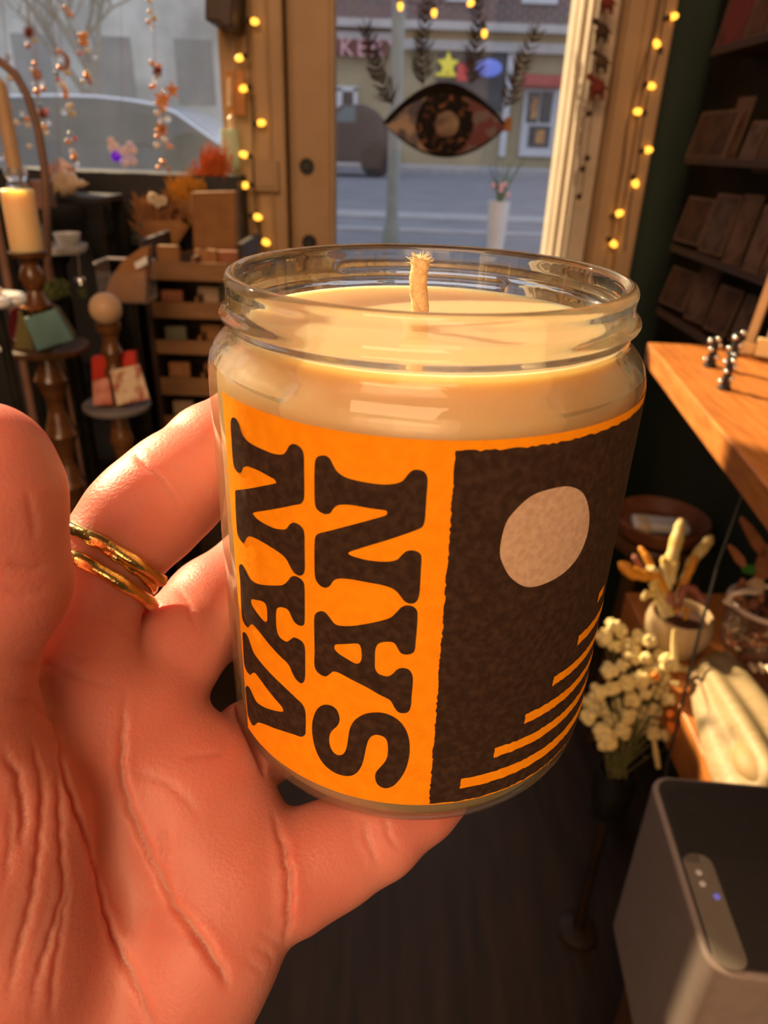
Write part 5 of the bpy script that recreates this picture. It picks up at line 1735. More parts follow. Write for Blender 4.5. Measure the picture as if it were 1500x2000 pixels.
strand('short string of clear and coloured beads at the far left edge', [(2, -20), (10, 60), (14, 110), (18, 180), (22, 260), (32, 350)],
       [(15, 112, 7, 'clear'), (14, 120, 6, 'clear'), (20, 152, 7, 'white'), (1, 180, 5, 'blue'), (17, 209, 6, 'pink'), (6, 227, 6, 'yellow'), (32, 239, 7, 'white'), (41, 231, 6, 'blue'), (43, 222, 5, 'clear'), (53, 233, 6, 'orange'), (54, 244, 6, 'white'), (2, 254, 5, 'pink'), (13, 273, 6, 'yellow'), (57, 286, 6, 'white'), (2, 305, 9, 'clear'), (3, 335, 9, 'yellow')], Y=YH - .05)
strand('single lime bead on a thread beside the sunburst string', [(66, -20), (72, 120), (75, 255)], [(75, 255, 7, 'lime')], Y=YH - .02)
for i, (x, y) in enumerate(((62, 7), (150, 3), (95, 66), (180, 52), (345, 18), (372, 56), (388, 96), (362, 112), (228, 36), (184, 112), (210, 184), (172, 230))):
    pass
# faceted prism and the crystal butterfly
c = pY(121, 341, 1.84)
pr_ = thing('hanging_prism', 'large faceted crystal with painted pink and lilac flashes above the seashell', 'crystal', c - Vector((0, 0, .03)))
bm = bmesh.new()
bmesh.ops.create_icosphere(bm, subdivisions=1, radius=pxm(c, 31))
pm_ = MB().add([c + Vector((v.co.x, v.co.y * .8, v.co.z)) for v in bm.verts], [tuple(v.index for v in f.verts) for f in bm.faces])
bm.free()
build('crystal_body', pm_, mt['prism'], pr_, angle=5)
build('cord', MB().tube([c + Vector((0, 0, pxm(c, 28))), pY(100, -30, 1.84)], .0008, 5), mt['thread'], pr_)
c = pY(240, 302, YH - .06)
bf = thing('crystal_butterfly', 'lilac crystal butterfly with a violet gem hanging in front of the parked car', 'suncatcher', c - Vector((0, 0, .03)))
wg = MB()
for (dx, dy, r) in ((-20, 22, 8), (-19, 10, 9), (-12, 12, 9), (-4, 4, 8), (10, 8, 9), (16, 14, 10), (20, 8, 9), (16, -10, 9), (20, -12, 8), (4, -16, 7), (-2, -14, 6), (6, -2, 7)):
    wg.ball(c + Vector((pxm(c, dx), 0, pxm(c, dy))), pxm(c, r), 10, 7, sc=(1, .6, 1), lump=.04)
build('wings', wg, mt['pearl'], bf, angle=15)
build('gem', MB().ball(c + Vector((pxm(c, -12), -.008, pxm(c, -4))), pxm(c, 9.5), 12, 8, sc=(1, .6, 1)), mt['violet'], bf, label='violet gem')
build('cord', MB().tube([c + Vector((0, 0, .012)), pY(236, -30, YH - .06)], .0006, 5), mt['thread'], bf)
# vial and amber pieces at the edge of the post
gv = thing('glass_vial', 'pale green hanging vial beside the door post above the bouquets', 'vial', pY(452, 332, YH - .02))
c0, c1 = pY(452, 328, YH - .02), pY(448, 252, YH - .02)
build('vial_body', MB().lathe([(pxm(c0, 15), 0), (pxm(c0, 17), .004), (pxm(c0, 17), c1.z - c0.z)], c0, 20), mt['pale_vial'], gv)
build('cap', MB().lathe([(pxm(c0, 7), c1.z - c0.z), (pxm(c0, 7), c1.z - c0.z + pxm(c0, 18)), (.002, c1.z - c0.z + pxm(c0, 24))], c0 + Vector((pxm(c0, 6), 0, 0)), 14), mt['shell'], gv)
c = pY(452, 330, YH - .03)
build('bead', MB().ball(c, pxm(c, 8), 12, 8), BC['white'], gv)
build('cord', MB().tube([pY(458, 232, YH - .02), pY(452, -30, YH - .02)], .0009, 5), mt['thread'], gv)
c = pY(462, 182, YH)
am = thing('amber_pendant', 'amber glass block with a bright edge hanging on the door post', 'pendant', c - Vector((0, 0, .05)))
build('block', MB().box(c, (pxm(c, 34), .012, pxm(c, 76))), mt['amber'], am, bevel=.002)
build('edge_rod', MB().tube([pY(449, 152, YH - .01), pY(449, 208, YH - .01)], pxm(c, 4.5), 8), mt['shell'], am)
build('cord', MB().tube([pY(462, 144, YH), pY(458, -30, YH)], .0008, 5), mt['thread'], am)
# dark wooden bracket at the top
bk_ = MB().prism(side([(400, -60), (400, 40), (428, 42), (432, 50), (452, 54), (458, -60)], YW - .26), (0, .16, 0))
build('hanging_bracket', bk_, M('bracket_wood', (0.035, 0.018, 0.010), (0.05, 0.025, 0.015), rough=.5), None, 'dark brown stepped wooden bracket hanging at the top of the window', 'bracket', bevel=.004)

# ================================================================== right side: cards on the wall
XR = 0.69
mt['card_brown'] = M('card_brown', (0.085, 0.036, 0.017), (0.045, 0.018, 0.008), rough=0.7, scale=35, detail=2, contrast=(.45, .6))
mt['card_tan'] = M('card_tan', (0.13, 0.072, 0.044), (0.07, 0.032, 0.018), rough=0.7, scale=40, detail=2, contrast=(.45, .6))
mt['card_red'] = M('card_red', (0.17, 0.025, 0.018), (0.09, 0.02, 0.014), rough=0.7, scale=30, detail=2, contrast=(.5, .65))
mt['card_grey'] = M('card_grey', (0.105, 0.066, 0.048), (0.06, 0.03, 0.02), rough=0.7, scale=50, detail=2, contrast=(.45, .6))
mt['rack_wood'] = M('rack_wood', (0.06, 0.024, 0.010), (0.04, 0.016, 0.007), rough=0.5, scale=14)
mt['rack_back'] = M('rack_back', (0.026, 0.020, 0.007), (0.012, 0.010, 0.005), rough=0.8, scale=20)
mt['card_edge'] = M('card_edge', (0.16, 0.09, 0.055), (0.12, 0.07, 0.045), rough=0.7, scale=30)
rack = thing('card_rack', 'dark wooden card rack with slanting rows of cards on the green wall', 'rack', (.74, 1.75, 1.0))
rb_ = pX(1352, 300, .745)
build('back_panel', MB().span((.742, 1.2, .98), (.757, rb_.y - .01, 2.1)), mt['rack_back'], rack)
XF = .655
for (px, py) in ((1392, 102), (1340, 312), (1312, 482), (1285, 606)):
    a = pX(px, py, XF)
    build('ledge', MB().span((XF - .004, 1.2, a.z - .008), (.742, a.y, a.z)), mt['rack_wood'], rack, bevel=.001)
    build('lip', MB().tube([(XF, 1.2, a.z + .003), (XF, a.y, a.z + .003)], .004, 8), mt['rack_wood'], rack)


def card(bl, br, tl, dpt, m, label, lean=.02, frame_=True, thick=.003):
    """a card standing on a ledge: bottom corners given, it leans back a little"""
    A = pX(*bl, XF + dpt)
    B_ = pX(*br, XF + dpt + .012)
    B_.z = A.z
    hgt = abs(pX(*tl, XF + dpt + lean).z - A.z)
    w = B_ - A
    nrm = Vector((0, 0, 1)).cross(w).normalized()
    if nrm.x > 0:
        nrm = -nrm
    upv = (Vector((0, 0, hgt)) - nrm * lean)
    t = thing('greeting_card', label, 'card', (A + B_) / 2, 'cards on the wall rack')
    build('card_sheet', MB().prism([A, B_, B_ + upv, A + upv], -nrm * thick), mt['card_edge'], t)
    iw, iu = w * .07, upv * .06
    build('picture', MB().prism([A + iw + iu + nrm * .0004, B_ - iw + iu + nrm * .0004, B_ - iw + upv - iu + nrm * .0004, A + iw + upv - iu + nrm * .0004], nrm * .0006), mt[m], t)
    return t


rows = [
    ((1392, 100), (1450, 90), (1420, -30), .004, 'card_red', 'red greeting card on the highest visible ledge of the rack'),
    ((1454, 92), (1478, 88), (1490, -40), .012, 'card_brown', 'brown card just right of the red card on the highest ledge'),
    ((1482, 88), (1520, 80), (1518, -40), .02, 'card_grey', 'grey brown card at the right end of the highest ledge'),
    ((1338, 306), (1408, 320), (1362, 220), .004, 'card_brown', 'brown picture card at the left end of the second ledge'),
    ((1400, 316), (1428, 324), (1432, 192), .022, 'card_tan', 'tall tan card behind the brown picture card on the second ledge'),
    ((1434, 326), (1462, 336), (1474, 236), .010, 'card_grey', 'grey card in the middle of the second ledge'),
    ((1466, 336), (1510, 348), (1500, 236), .016, 'card_brown', 'dark brown card at the right end of the second ledge'),
    ((1314, 468), (1360, 492), (1334, 380), .004, 'card_brown', 'brown card at the left end of the third ledge'),
    ((1362, 490), (1404, 510), (1390, 374), .014, 'card_grey', 'mottled grey card second from the left on the third ledge'),
    ((1408, 512), (1440, 526), (1440, 376), .022, 'card_tan', 'tall tan card third on the third ledge'),
    ((1446, 528), (1474, 542), (1476, 396), .010, 'card_grey', 'narrow grey card fourth on the third ledge'),
    ((1478, 542), (1520, 560), (1506, 430), .018, 'card_tan', 'tan card at the right end of the third ledge'),
    ((1286, 588), (1330, 616), (1312, 516), .004, 'card_brown', 'dark brown card at the left end of the lowest ledge'),
    ((1334, 620), (1368, 640), (1362, 514), .016, 'card_tan', 'tan card second on the lowest ledge'),
    ((1372, 640), (1412, 664), (1404, 552), .006, 'card_brown', 'brown card third on the lowest ledge'),
    ((1420, 664), (1452, 690), (1452, 570), .018, 'card_grey', 'dim grey card at the right end of the lowest ledge'),
]
for r_ in rows:
    card(*r_)

# ---- the orange wooden shelf
Zs = 1.135
A1, A2, A3 = pZ(1265, 668, Zs), pZ(1416, 850, Zs), pZ(1500, 951, Zs)
e = (A2 - A1).normalized()
A4 = A1 + e * 1.05
bk = Vector((.75, A1.y - .02, Zs))
shelf = thing('wall_shelf', 'thick orange wooden wall shelf lit by the sun, right of the candle jar', 'shelf', (A1.x + .1, A1.y - .2, Zs - .036))
build('shelf_board', MB().prism([A1, bk, Vector((.75, A4.y, Zs)), A4], (0, 0, -.036)), mt['orange_wood'], shelf, bevel=.0025, segs=3)
for y_ in (A1.y - .12, A1.y - .55):
    build('bracket', MB().span((.60, y_, Zs - .06), (.755, y_ + .012, Zs - .036)).span((.745, y_, Zs - .16), (.757, y_ + .012, Zs - .036)), mt['dark_iron'], shelf)


def beadpost(px, py, top, n, label):
    b = pZ(px, py, Zs)
    t_ = b + Vector((0, 0, pxm(b, top)))
    t = thing('beaded_peg', label, 'stand', b, 'black beaded pegs on the wooden shelf')
    build('peg', MB().lathe([(pxm(b, 13), 0), (pxm(b, 13), .003), (pxm(b, 8), .006), (pxm(b, 7), t_.z - b.z - .004), (pxm(b, 9), t_.z - b.z)], b, 16), mt['black'], t)
    for i in range(n):
        a = i * 2.4 + .5
        z = b.z + (t_.z - b.z) * (.12 + .88 * i / (n - 1))
        c = Vector((b.x + math.cos(a) * pxm(b, 9.5), b.y + math.sin(a) * pxm(b, 9.5), z))
        build('stud', MB().ball(c, pxm(b, 5.5), 12, 8), mt['chrome'], t)


beadpost(1386, 716, 56, 8, 'black peg with shiny studs, at the back left on the wooden shelf')
beadpost(1414, 760, 66, 9, 'black peg with shiny studs, at the front near the shelf edge')
beadpost(1432, 694, 44, 6, 'black peg with shiny studs, beside the white card holder')
# pale wooden card holder
h0 = pZ(1447, 688, Zs)
hold = thing('card_holder', 'pale wooden card holder with sunlit white cards at the back of the shelf', 'holder', h0)
hw = Vector((.16, -.10, 0))
hu = Vector((.02, .012, .15))
hn = hw.cross(hu).normalized()
if hn.y > 0:
    hn = -hn
pw_ = M('pale_wood', (0.72, 0.48, 0.24), (0.62, 0.40, 0.20), rough=.5, scale=20)
build('upright', MB().prism([h0, h0 + hw * .07, h0 + hw * .07 + hu, h0 + hu], -hn * .03), pw_, hold, bevel=.001)
build('base_rail', MB().prism([h0 + hn * .02, h0 + hw + hn * .02, h0 + hw + hn * .02 + Vector((0, 0, .018)), h0 + hn * .02 + Vector((0, 0, .018))], -hn * .05), pw_, hold, bevel=.001)
build('stop_block', MB().prism([h0 + hw * .12 + hn * .022, h0 + hw * .36 + hn * .022, h0 + hw * .36 + hn * .022 + Vector((0, 0, .026)), h0 + hw * .12 + hn * .022 + Vector((0, 0, .030))], hn * .012), M('cream_block', (0.85, 0.66, 0.34), (0.8, .6, .3), rough=.5), hold, bevel=.002)
for i in range(5):
    q = h0 + hw * (.16 + .16 * i) + Vector((0, 0, .019)) - hn * .004
    tl_ = Vector((.012, .004, .10))
    build('white_card', MB().prism([q, q + hw * .10, q + hw * .10 + tl_, q + tl_], -hn * .006), M('white_card%d' % i, (0.78, 0.66, 0.52), (0.7, .5, .42), rough=.6, scale=30), None,
          'white card standing in the pale wooden holder, %s from its upright' % ('first', 'second', 'third', 'fourth', 'fifth')[i], 'card', 'white cards in the pale holder')
# black cord hanging from the shelf
kc = [pZ(1442, 936, Zs - .04) + Vector((.012, 0, 0))]
for (x, y, d_) in ((1400, 1110, .90), (1365, 1240, .90), (1338, 1350, .90), (1322, 1420, .905), (1300, 1500, .93), (1292, 1560, .97)):
    kc.append(pd(x, y, d_))
build('power_cord', MB().tube(kc, .0019, 8), mt['black'], None, 'thin black cord hanging from the wooden shelf in front of the pale bone', 'cord')

# ================================================================== lower right
ZL = 0.60
mt['bone'] = M('bone', (0.40, 0.30, 0.165), (0.33, 0.24, 0.12), rough=0.55, scale=25, bump=0.3, sss=0.3, srad=(0.01, 0.006, 0.003), stretch=(1, 6, 6))
mt['basket_brown'] = M('basket_brown', (0.24, 0.09, 0.04), (0.16, 0.055, 0.025), rough=0.5, scale=18)
mt['petal'] = M('petal', (0.80, 0.66, 0.32), (0.74, 0.58, 0.25), rough=0.8, scale=150, sss=0.2)
B1, B2 = pZ(1222, 1156, ZL), pZ(1400, 1530, ZL)
eb = (B2 - B1).normalized()
B3 = B2 + eb * .08
low = thing('low_shelf', 'thick orange wooden low shelf carrying the bone and the shell pot', 'shelf', (B1.x + .1, B1.y - .2, 0))
build('shelf_board', MB().prism([B1, Vector((.755, B1.y + .01, ZL)), Vector((.755, B3.y, ZL)), B3], (0, 0, -.10)), mt['orange_wood'], low, bevel=.003)
for t_ in (.05, .92):
    p_ = B1.lerp(B3, t_)
    build('leg', MB().span((p_.x + .03, p_.y - .02, 0), (p_.x + .07, p_.y + .02, ZL - .10)), mt['dark_wood'], low)

# bowl with a folded packet, on a dark stool
cb = pZ(1292, 1016, .66)
stl = thing('stool', 'dark brown round stool under the brown bowl', 'stool', (cb.x, cb.y, 0))
rbw = pxm(cb, 92)
build('seat', MB().lathe([(rbw * .9, -.05), (rbw * .92, -.03), (rbw * .88, -.022), (.001, -.022)], (cb.x, cb.y, cb.z - .018), 36), mt['dark_wood'], stl)
for a in (0.6, 2.2, 3.7, 5.3):
    build('leg', MB().cyl((cb.x + .075 * math.cos(a), cb.y + .06 * math.sin(a), 0), (cb.x + .055 * math.cos(a), cb.y + .05 * math.sin(a), cb.z - .062), .010, .012, 12), mt['dark_wood'], stl)
build('bowl', MB().lathe([(rbw * .55, -.038), (rbw * .85, -.03), (rbw * .98, -.006), (rbw, .008), (rbw * .97, .012), (rbw * .93, .006), (rbw * .82, -.022), (.001, -.026)], cb, 48), mt['basket_brown'], None, 'round brown wooden bowl holding a folded white packet', 'bowl')
pk = thing('folded_packet', 'white folded packet lying in the brown wooden bowl', 'packet', cb + Vector((0, 0, -.02)))
Rz = Matrix.Rotation(math.radians(-8), 3, 'Z')
build('paper', MB().box(cb + Vector((-.006, -.012, -.006)), (.125, .055, .022), Rz), mt['white_ceramic'], pk, bevel=.006)
build('paper_band', MB().box(cb + Vector((-.048, -.016, -.005)), (.026, .057, .024), Rz), mt['shell'], pk, bevel=.004)

# shell pot with branching coral-like plant
sp0 = pZ(1312, 1270, ZL)
sp0.z = ZL
pot = thing('shell_pot', 'ribbed beige shell pot with yellow branching coral on the low shelf', 'pot plant', sp0)
ph = .085
build('pot', MB().lathe([(.030, 0), (.046, .012), (.056, .040), (.058, .062), (.052, ph), (.047, ph - .002), (.050, .060), (.03, .03), (.001, .028)], sp0, 64, fn=lambda r, h_, t: r * (1 + .02 * abs(math.sin(t * 14)))), M('ribbed_shell', (0.52, 0.38, 0.22), (0.44, 0.31, 0.17), rough=.5, scale=30), pot)
build('soil', MB().lathe([(.048, ph - .018), (.03, ph - .01), (.001, ph - .008)], sp0, 24, caps=False), M('soil', (0.05, 0.02, 0.01), (0.09, 0.03, 0.02), rough=.9, scale=80), pot)
mt['coral_y'] = M('coral_y', (0.66, 0.48, 0.14), (0.70, 0.58, 0.30), rough=.5, scale=40, sss=.5, srad=(.006, .004, .002))
mt['coral_o'] = M('coral_o', (0.66, 0.30, 0.02), (0.58, 0.22, 0.02), rough=.5, scale=40, sss=.5, srad=(.006, .003, .001))
mt['coral_r'] = M('coral_r', (0.26, 0.08, 0.05), (0.38, 0.16, 0.12), rough=.6, scale=40)
dC = dep(sp0 + Vector((0, 0, ph)))


def coral(pts, rs, m, d=None, dd=0.0):
    q = [pd(x, y, (d or dC) + dd * i) for i, (x, y) in enumerate(pts)]
    # smooth the joints
    o_, r_ = [], []
    for i in range(len(q) - 1):
        for k in range(4):
            t = k / 4
            o_.append(q[i].lerp(q[i + 1], t))
            r_.append(pxm(q[i], rs[i] + (rs[i + 1] - rs[i]) * t) * (1 + .10 * math.sin((i * 4 + k) * 1.9)))
    o_.append(q[-1])
    r_.append(pxm(q[-1], rs[-1] * .8))
    o_.append(q[-1] + (q[-1] - q[-2]).normalized() * pxm(q[-1], rs[-1] * .6))
    r_.append(pxm(q[-1], rs[-1] * .3))
    build('branch', MB().tube(o_, r_, 12), mt[m], pot)


coral([(1306, 1190), (1300, 1140), (1312, 1090), (1326, 1040), (1330, 1018)], [9, 9, 13, 12, 9], 'coral_y', dd=.004)
coral([(1306, 1150), (1298, 1108), (1296, 1090)], [8, 8, 7], 'coral_y')
coral([(1310, 1140), (1316, 1105), (1320, 1096)], [8, 9, 8], 'coral_y')
coral([(1318, 1190), (1338, 1130), (1352, 1096), (1378, 1064), (1388, 1050)], [9, 9, 10, 11, 9], 'coral_y', dd=.003)
coral([(1330, 1150), (1348, 1112), (1358, 1088)], [8, 8, 8], 'coral_o')
coral([(1312, 1185), (1282, 1125), (1255, 1124), (1232, 1118), (1214, 1102)], [9, 10, 11, 13, 10], 'coral_o', dd=-.004)
coral([(1302, 1185), (1278, 1118), (1268, 1110)], [9, 11, 9], 'coral_y')
coral([(1312, 1200), (1290, 1160), (1262, 1160), (1256, 1170)], [8, 8, 7, 6], 'coral_y', dd=-.005)
coral([(1300, 1206), (1276, 1140), (1282, 1132)], [7, 8, 8], 'coral_y', dd=-.004)
coral([(1314, 1200), (1298, 1180), (1288, 1166)], [6, 7, 7], 'coral_y', dd=-.006)
coral([(1316, 1200), (1336, 1146), (1356, 1152), (1374, 1176)], [8, 9, 8, 7], 'coral_r', dd=-.003)
coral([(1318, 1196), (1310, 1160), (1306, 1178)], [7, 8, 6], 'coral_r', dd=-.006)
coral([(1310, 1190), (1262, 1086), (1250, 1070)], [6, 7, 5], 'coral_o', dd=.01)
coral([(1260, 1120), (1244, 1096), (1238, 1086)], [6, 6, 6], 'coral_r')
for (x, y) in ((1322, 1194), (1340, 1200), (1334, 1188), (1344, 1192), (1338, 1206)):
    c = pd(x, y, dC - .028)
    build('berry', MB().ball(c, pxm(c, 5.5), 10, 8), mt['dry_yellow'], pot)

# the pale bone
bn = thing('animal_bone', 'long pale ridged animal bone lying on the low shelf at the right edge', 'bone', pZ(1440, 1420, ZL + .01))
sec = []
axis = [(1372, 1292, 30), (1386, 1318, 44), (1402, 1352, 56), (1430, 1410, 70), (1458, 1470, 80), (1486, 1530, 84), (1512, 1590, 84)]
for i, (x, y, hw_) in enumerate(axis):
    c = pZ(x, y, ZL + .012)
    a_ = pZ(x - hw_ * .86, y + hw_ * .50, ZL + .012)
    b_ = pZ(x + hw_ * .86, y - hw_ * .50, ZL + .012)
    n = 40
    ring = []
    for k in range(n):
        t = 2 * math.pi * k / n
        u_ = math.cos(t)
        w_ = math.sin(t)
        amp = (b_ - a_).length * .40 * (.72 + .28 * i / 6)
        rid = 1 + .12 * math.cos(6 * t + .4 + .2 * i) + .06 * math.cos(9 * t + i * .5)
        z_ = max(w_ * amp * rid, -.010) if w_ < 0 else w_ * amp * rid
        ring.append((a_ + b_) / 2 + (b_ - a_) * .5 * u_ * rid + Vector((0, 0, z_)))
    sec.append(ring)
bmb = MB()
bmb.v = [v for r_ in sec for v in r_]
n = 40
bmb.f = [(i * n + k, i * n + (k + 1) % n, (i + 1) * n + (k + 1) % n, (i + 1) * n + k) for i in range(len(sec) - 1) for k in range(n)] + [tuple(range(n - 1, -1, -1)), tuple(range((len(sec) - 1) * n, len(sec) * n))]
bmb.m = [0] * len(bmb.f)
ob = build('bone_shaft', bmb, mt['bone'], bn, angle=70)
ss = ob.modifiers.new('smooth', 'SUBSURF')
ss.levels = ss.render_levels = 2
for pts in ([(1358, 1316), (1372, 1360), (1392, 1420), (1420, 1500), (1446, 1560)], [(1416, 1272), (1440, 1304), (1466, 1340), (1500, 1400)]):
    q = [pZ(x, y, ZL + .030) for x, y in pts]
    build('bone_ridge', MB().tube(q, [.004, .009, .010, .009, .006][:len(q)], 10), mt['bone'], bn)
c = pZ(1484, 1500, ZL + .05)
build('bone_knuckle', MB().ball(c, .036, 20, 14, sc=(1, 1.3, .7)), M('bone_dark', (0.36, 0.24, 0.10), (0.33, 0.22, 0.09), rough=.6, scale=30), bn)

# glass cup of dried petals
gc = pZ(1468, 1270, ZL)
gc.z = ZL
cup = thing('glass_cup', 'handled glass cup filled with brown dried petals at the right edge', 'cup', gc)
rg = pxm(gc, 66)
hg = .105
build('cup_wall', MB().lathe([(rg * .8, 0), (rg * .92, .012), (rg, .05), (rg * 1.02, hg), (rg * .97, hg), (rg * .95, .05), (rg * .86, .014), (.001, .008)], gc, 48), thin_glass('cup_glass', dust=.10, dcol=(.8, .65, .5), gloss=1.0), cup)
build('rim', MB().torus(gc + Vector((0, 0, hg)), (0, 0, 1), rg, .0052, 48, 10), M('glass_rim', (0.85, 0.72, 0.60), (0.8, 0.66, 0.54), rough=.1, coat=1), cup)
hc = gc + Vector((-rg, 0, hg - .004))
hp = [hc + Vector((.002, -.004, .0)), hc + Vector((-.016, -.01, .012)), hc + Vector((-.012, -.012, .030)), hc + Vector((.008, -.012, .036)), hc + Vector((.03, -.012, .036))]
build('handle', MB().tube(hp, .0058, 12), M('glass_handle', (0.85, 0.72, 0.60), (0.8, 0.66, 0.54), rough=.1, coat=1), cup)
pt_ = MB()
pmats = [M('petal_brown', (0.48, 0.20, 0.09), (0.36, 0.13, 0.05), rough=.7), M('petal_cream', (0.74, 0.56, 0.36), (0.66, 0.48, 0.28), rough=.7), M('petal_dark', (0.16, 0.06, 0.03), (0.1, 0.04, 0.02), rough=.8), M('petal_green', (0.04, 0.22, 0.02), (0.05, 0.26, 0.03), rough=.5)]
for i in range(120):
    a, rr_ = random.uniform(0, 6.28), math.sqrt(random.random()) * rg * .82
    c = gc + Vector((math.cos(a) * rr_, math.sin(a) * rr_, random.uniform(.014, hg - .006)))
    d_ = Vector((random.gauss(0, 1), random.gauss(0, 1), random.gauss(0, .7))).normalized()
    pt_.ball(c, random.uniform(.007, .011), 8, 6, sc=(1.2, .8, .45), R=d_.to_track_quat('X', 'Z').to_matrix(), mi=random.choice((0, 0, 0, 1, 2)))
o_ = build('dried_petals', pt_, pmats, cup)
o_['kind'] = 'stuff'
for k, (x, y, w_, h_, rot, m_) in enumerate(((1472, 1048, 12, 44, -.6, 0), (1440, 1085, 9, 26, -.7, 0), (1494, 1098, 18, 34, .1, 0), (1466, 1112, 16, 9, .25, 3), (1476, 1144, 20, 18, .4, 1), (1448, 1150, 10, 20, .2, 0))):
    c = pd(x, y, dep(gc + Vector((0, 0, hg + .02))) + .01)
    u_, v_ = RW @ Vector((math.cos(rot), math.sin(rot) * -1, 0)), RW @ Vector((math.sin(rot), math.cos(rot), 0))
    sh = [(-1, -.3), (-.8, -1), (.2, -1.05), (1, -.5), (.9, .4), (.35, 1.05), (-.3, .95)]
    q = [c + u_ * (a * pxm(c, w_)) + v_ * (b * pxm(c, h_)) for a, b in sh]
    build('leaf_piece' if m_ != 3 else 'green_leaf', MB().prism(q, RW @ Vector((0, 0, -.006))), pmats[m_], cup, bevel=.001)
# dish in front of the cup
dc = pZ(1500, 1318, ZL + .018)
build('dish', MB().lathe([(.03, -.014), (.046, -.008), (.055, .006), (.052, .007), (.042, -.004), (.001, -.008)], dc, 40), mt['basket_brown'], None, 'small brown dish of pale pieces in front of the glass cup', 'dish')
for k in range(4):
    c = dc + Vector((-.022 + .014 * k, random.uniform(-.02, .02), .004))
    build('pale_piece', MB().ball(c, .009, 12, 8, sc=(.7, 1.5, .7), lump=.05), mt['shell'], None, 'pale oval piece lying in the small brown dish', 'piece', 'pale pieces in the dish')

# ---- vase of white flowers
vb = pZ(1186, 1578, .36)
vs_ = thing('plant_stand', 'slender dark wooden plant stand under the black flower vase', 'stand', (vb.x, vb.y, 0))
build('stand_top', MB().lathe([(.030, .348), (.034, .352), (.034, .360), (.001, .360)], (vb.x, vb.y, 0), 28), mt['black'], vs_)
build('stand_column', MB().lathe([(.012, .01), (.009, .1), (.012, .348)], (vb.x, vb.y, 0), 16), mt['floor_wood'], vs_)
build('stand_foot', MB().lathe([(.04, 0), (.04, .008), (.012, .02)], (vb.x, vb.y, 0), 28), mt['floor_wood'], vs_)
fv = thing('flower_vase', 'black vase with a bunch of small cream white dried flowers', 'vase', vb)
vh = .098
build('vase_body', MB().lathe([(.026, 0), (.032, .010), (.037, .040), (.037, .075), (.033, vh - .008), (.034, vh), (.030, vh), (.029, vh - .01), (.001, .02)], vb, 36), mt['black'], fv)
vt = vb + Vector((0, 0, vh))
dV = dep(vt)
fl = [(1198, 1222), (1180, 1244), (1210, 1232), (1226, 1262), (1200, 1262), (1246, 1246), (1268, 1252), (1190, 1310), (1216, 1300), (1236, 1278), (1262, 1286), (1288, 1282), (1306, 1296), (1168, 1352), (1196, 1344), (1222, 1336), (1250, 1326),
      (1272, 1318), (1296, 1326), (1172, 1384), (1152, 1372), (1208, 1376), (1234, 1366), (1260, 1356), (1286, 1352), (1318, 1344), (1304, 1366), (1196, 1406), (1226, 1398), (1252, 1390), (1278, 1386), (1176, 1430), (1214, 1428), (1244, 1420), (1268, 1412),
      (1302, 1404), (1304, 1436), (1318, 1454), (1186, 1450), (1276, 1432), (1332, 1316), (1290, 1306), (1150, 1400), (1330, 1372)]
stems = MB()
first = None
flpos = []
for i, (x, y) in enumerate(fl):
    c = pd(x, y, dV + random.uniform(-.04, .045))
    flpos.append(c)
    b = vt + Vector((random.uniform(-.018, .018), random.uniform(-.018, .018), -.01))
    stems.tube([b, b.lerp(c, .5) + Vector((0, 0, .012)), c], [.0011, .001, .0008], 5)
    for k in range(3):
        q = b.lerp(c, random.uniform(.35, .95)) + Vector((0, 0, .006))
        d_ = Vector((random.uniform(-1, 1), random.uniform(-1, 1), random.uniform(-.2, 1))).normalized()
        stems.tube([q, q + d_ * random.uniform(.008, .018)], [.0014, .0004], 4)
build('stems', stems, M('stem_green', (0.10, 0.11, 0.03), (0.16, 0.15, 0.05), rough=.8, scale=60), fv)
bs = MB()
for k in range(9):
    d_ = Vector((random.gauss(0, 1), random.gauss(0, 1), random.gauss(0, .8))).normalized()
    bs.ball(Vector(vb) + d_ * .0078, random.uniform(.0060, .0085), 10, 8, lump=.12)
first = build('blossom', bs, mt['petal'], fv)
first.location = flpos[0] - vb
for c in flpos[1:]:
    k = first.copy()
    COL.objects.link(k)
    k.parent = fv
    s_ = random.uniform(.75, 1.25)
    k.scale = (s_, s_, s_)
    k.rotation_euler = (random.uniform(0, 3), random.uniform(0, 3), random.uniform(0, 3))
    k.location = c - vb
for (x0, y0, x1, y1, r_) in ((1286, 1500, 1276, 1440, 5), (1318, 1300, 1316, 1230, 6)):
    a, b = pd(x0, y0, dV - .03), pd(x1, y1, dV - .03)
    build('seed_head', MB().tube([a, a.lerp(b, .5), b], [pxm(a, r_), pxm(a, r_ * 1.2), pxm(a, r_ * .6)], 10), mt['petal'], fv)
for k, (x, y, x2, y2) in enumerate(((1312, 1388, 1304, 1400), (1308, 1410, 1312, 1430), (1322, 1412, 1332, 1458), (1276, 1316, 1284, 1326))):
    a, b = pd(x, y, dV - .05), pd(x2, y2, dV - .05)
    build('orange_strip', MB().tube([a, a.lerp(b, .5), b], [pxm(a, 6), pxm(a, 8), pxm(a, 6)], 8), M('orange_strip%d' % k, (0.85, 0.24, 0.03), (0.75, 0.2, 0.02), rough=.5), fv, label='small orange strip among the flowers')

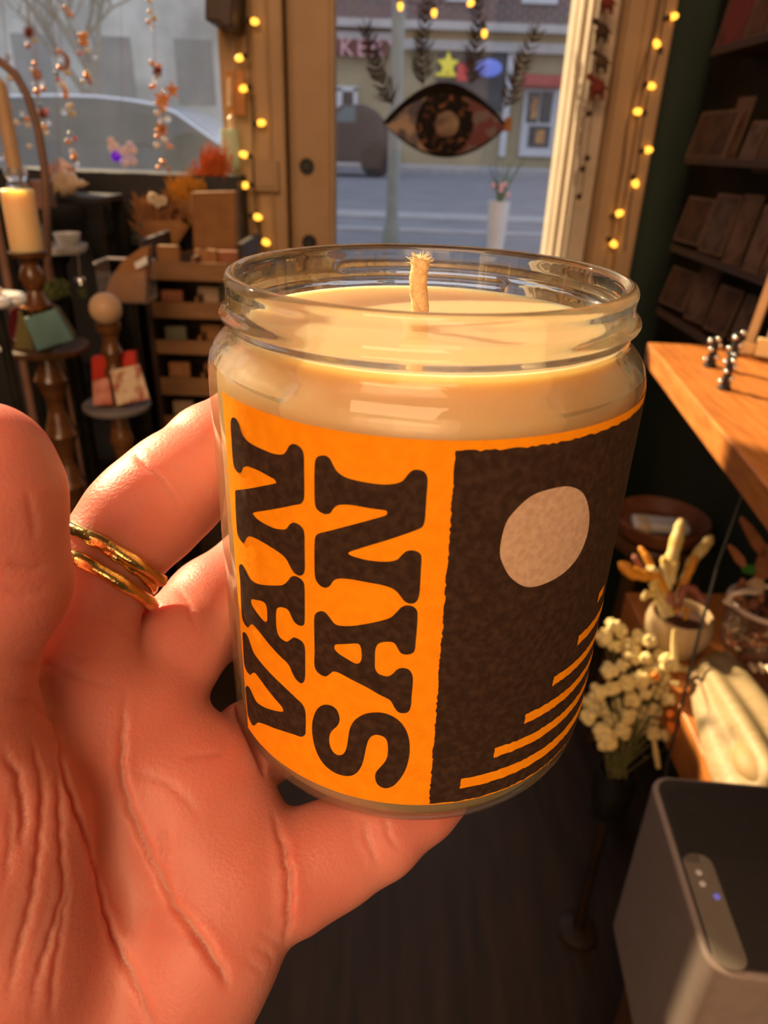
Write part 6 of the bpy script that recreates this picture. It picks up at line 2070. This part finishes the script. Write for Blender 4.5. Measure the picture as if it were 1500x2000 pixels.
# ---- white air purifier with black mesh top
Z0, Z1 = .50, .762
q0 = pZ(1200, 1815, Z0)
tl_, n1 = pZ(1266, 1512, Z1), pZ(1386, 1902, Z1)
far = pZ(1476, 1542, Z1)
ev = (n1 - tl_)
ex = Vector((-ev.y, ev.x, 0)).normalized()
if ex.x < 0:
    ex = -ex
Lp = ev.length
Wp = .20
pur = thing('air_purifier', 'white box-shaped air purifier with rounded black mesh top at the bottom right', 'air purifier', (tl_.x + .1, tl_.y - .1, Z0))


def rrect(org, u, w, L, W, r, n=10):
    out = []
    for (cx, cy, a0) in ((L - r, W - r, 0), (r, W - r, math.pi / 2), (r, r, math.pi), (L - r, r, 3 * math.pi / 2)):
        for i in range(n + 1):
            a = a0 + math.pi / 2 * i / n
            out.append(org + u * (cx + r * math.cos(a)) + w * (cy + r * math.sin(a)))
    return out


eu = ev.normalized()
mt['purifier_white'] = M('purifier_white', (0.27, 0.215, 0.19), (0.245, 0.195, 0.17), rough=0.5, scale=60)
mt['mesh_black'] = M('mesh_black', (0.020, 0.017, 0.015), (0.030, 0.026, 0.022), rough=0.7, scale=300)
body = rrect(tl_ + Vector((0, 0, -(Z1 - Z0))), eu, ex, Lp, Wp, .024)
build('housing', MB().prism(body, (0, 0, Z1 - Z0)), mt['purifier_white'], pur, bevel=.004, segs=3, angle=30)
top = rrect(tl_ + eu * .006 + ex * .006, eu, ex, Lp - .012, Wp - .012, .020)
tm = MB().prism([p + Vector((0, 0, -.002)) for p in top], (0, 0, .0035))
build('mesh_top', tm, mt['mesh_black'], pur, bevel=.001)
gr = MB()
for i in range(46):
    a = tl_ + ex * (.012 + i * .0039) + eu * (.016 if i > 3 else .026) + Vector((0, 0, .0018))
    gr.tube([a, a + eu * Lp * .40], .0011, 5)
o_ = build('grille_ribs', gr, mt['mesh_black'], pur)
o_['kind'] = 'stuff'
pnl = rrect(tl_ + eu * Lp * .46 + ex * .008 + Vector((0, 0, .0012)), eu, ex, Lp * .52, .030, .013)
build('control_panel', MB().prism(pnl, (0, 0, .0012)), M('panel_grey', (0.20, 0.175, 0.14), (0.18, 0.155, 0.125), rough=.35), pur, bevel=.0005, label='light grey control panel')
for k in range(3):
    c = tl_ + eu * (Lp * (.56 + .055 * k)) + ex * (.020 if k < 2 else .030) + Vector((0, 0, .0025))
    build('button', MB().lathe([(.0032, 0), (.0030, .0008), (.001, .0010)], c, 16), mt['white_ceramic'] if k < 2 else M('led_blue', (.2, .2, .7), rough=.3, emit=(.2, .2, 1), estr=.3), pur)
pst = body_c = tl_ + eu * (Lp / 2) + ex * (Wp / 2)
pp = MB()
pp.prism(rrect(tl_ + eu * .03 + ex * .03 - Vector((0, 0, Z1)), eu, ex, Lp - .06, Wp - .06, .01), (0, 0, Z0))
build('purifier_plinth', pp, mt['dark_wood'], None, 'dark wooden plinth hidden under the white air purifier', 'plinth')
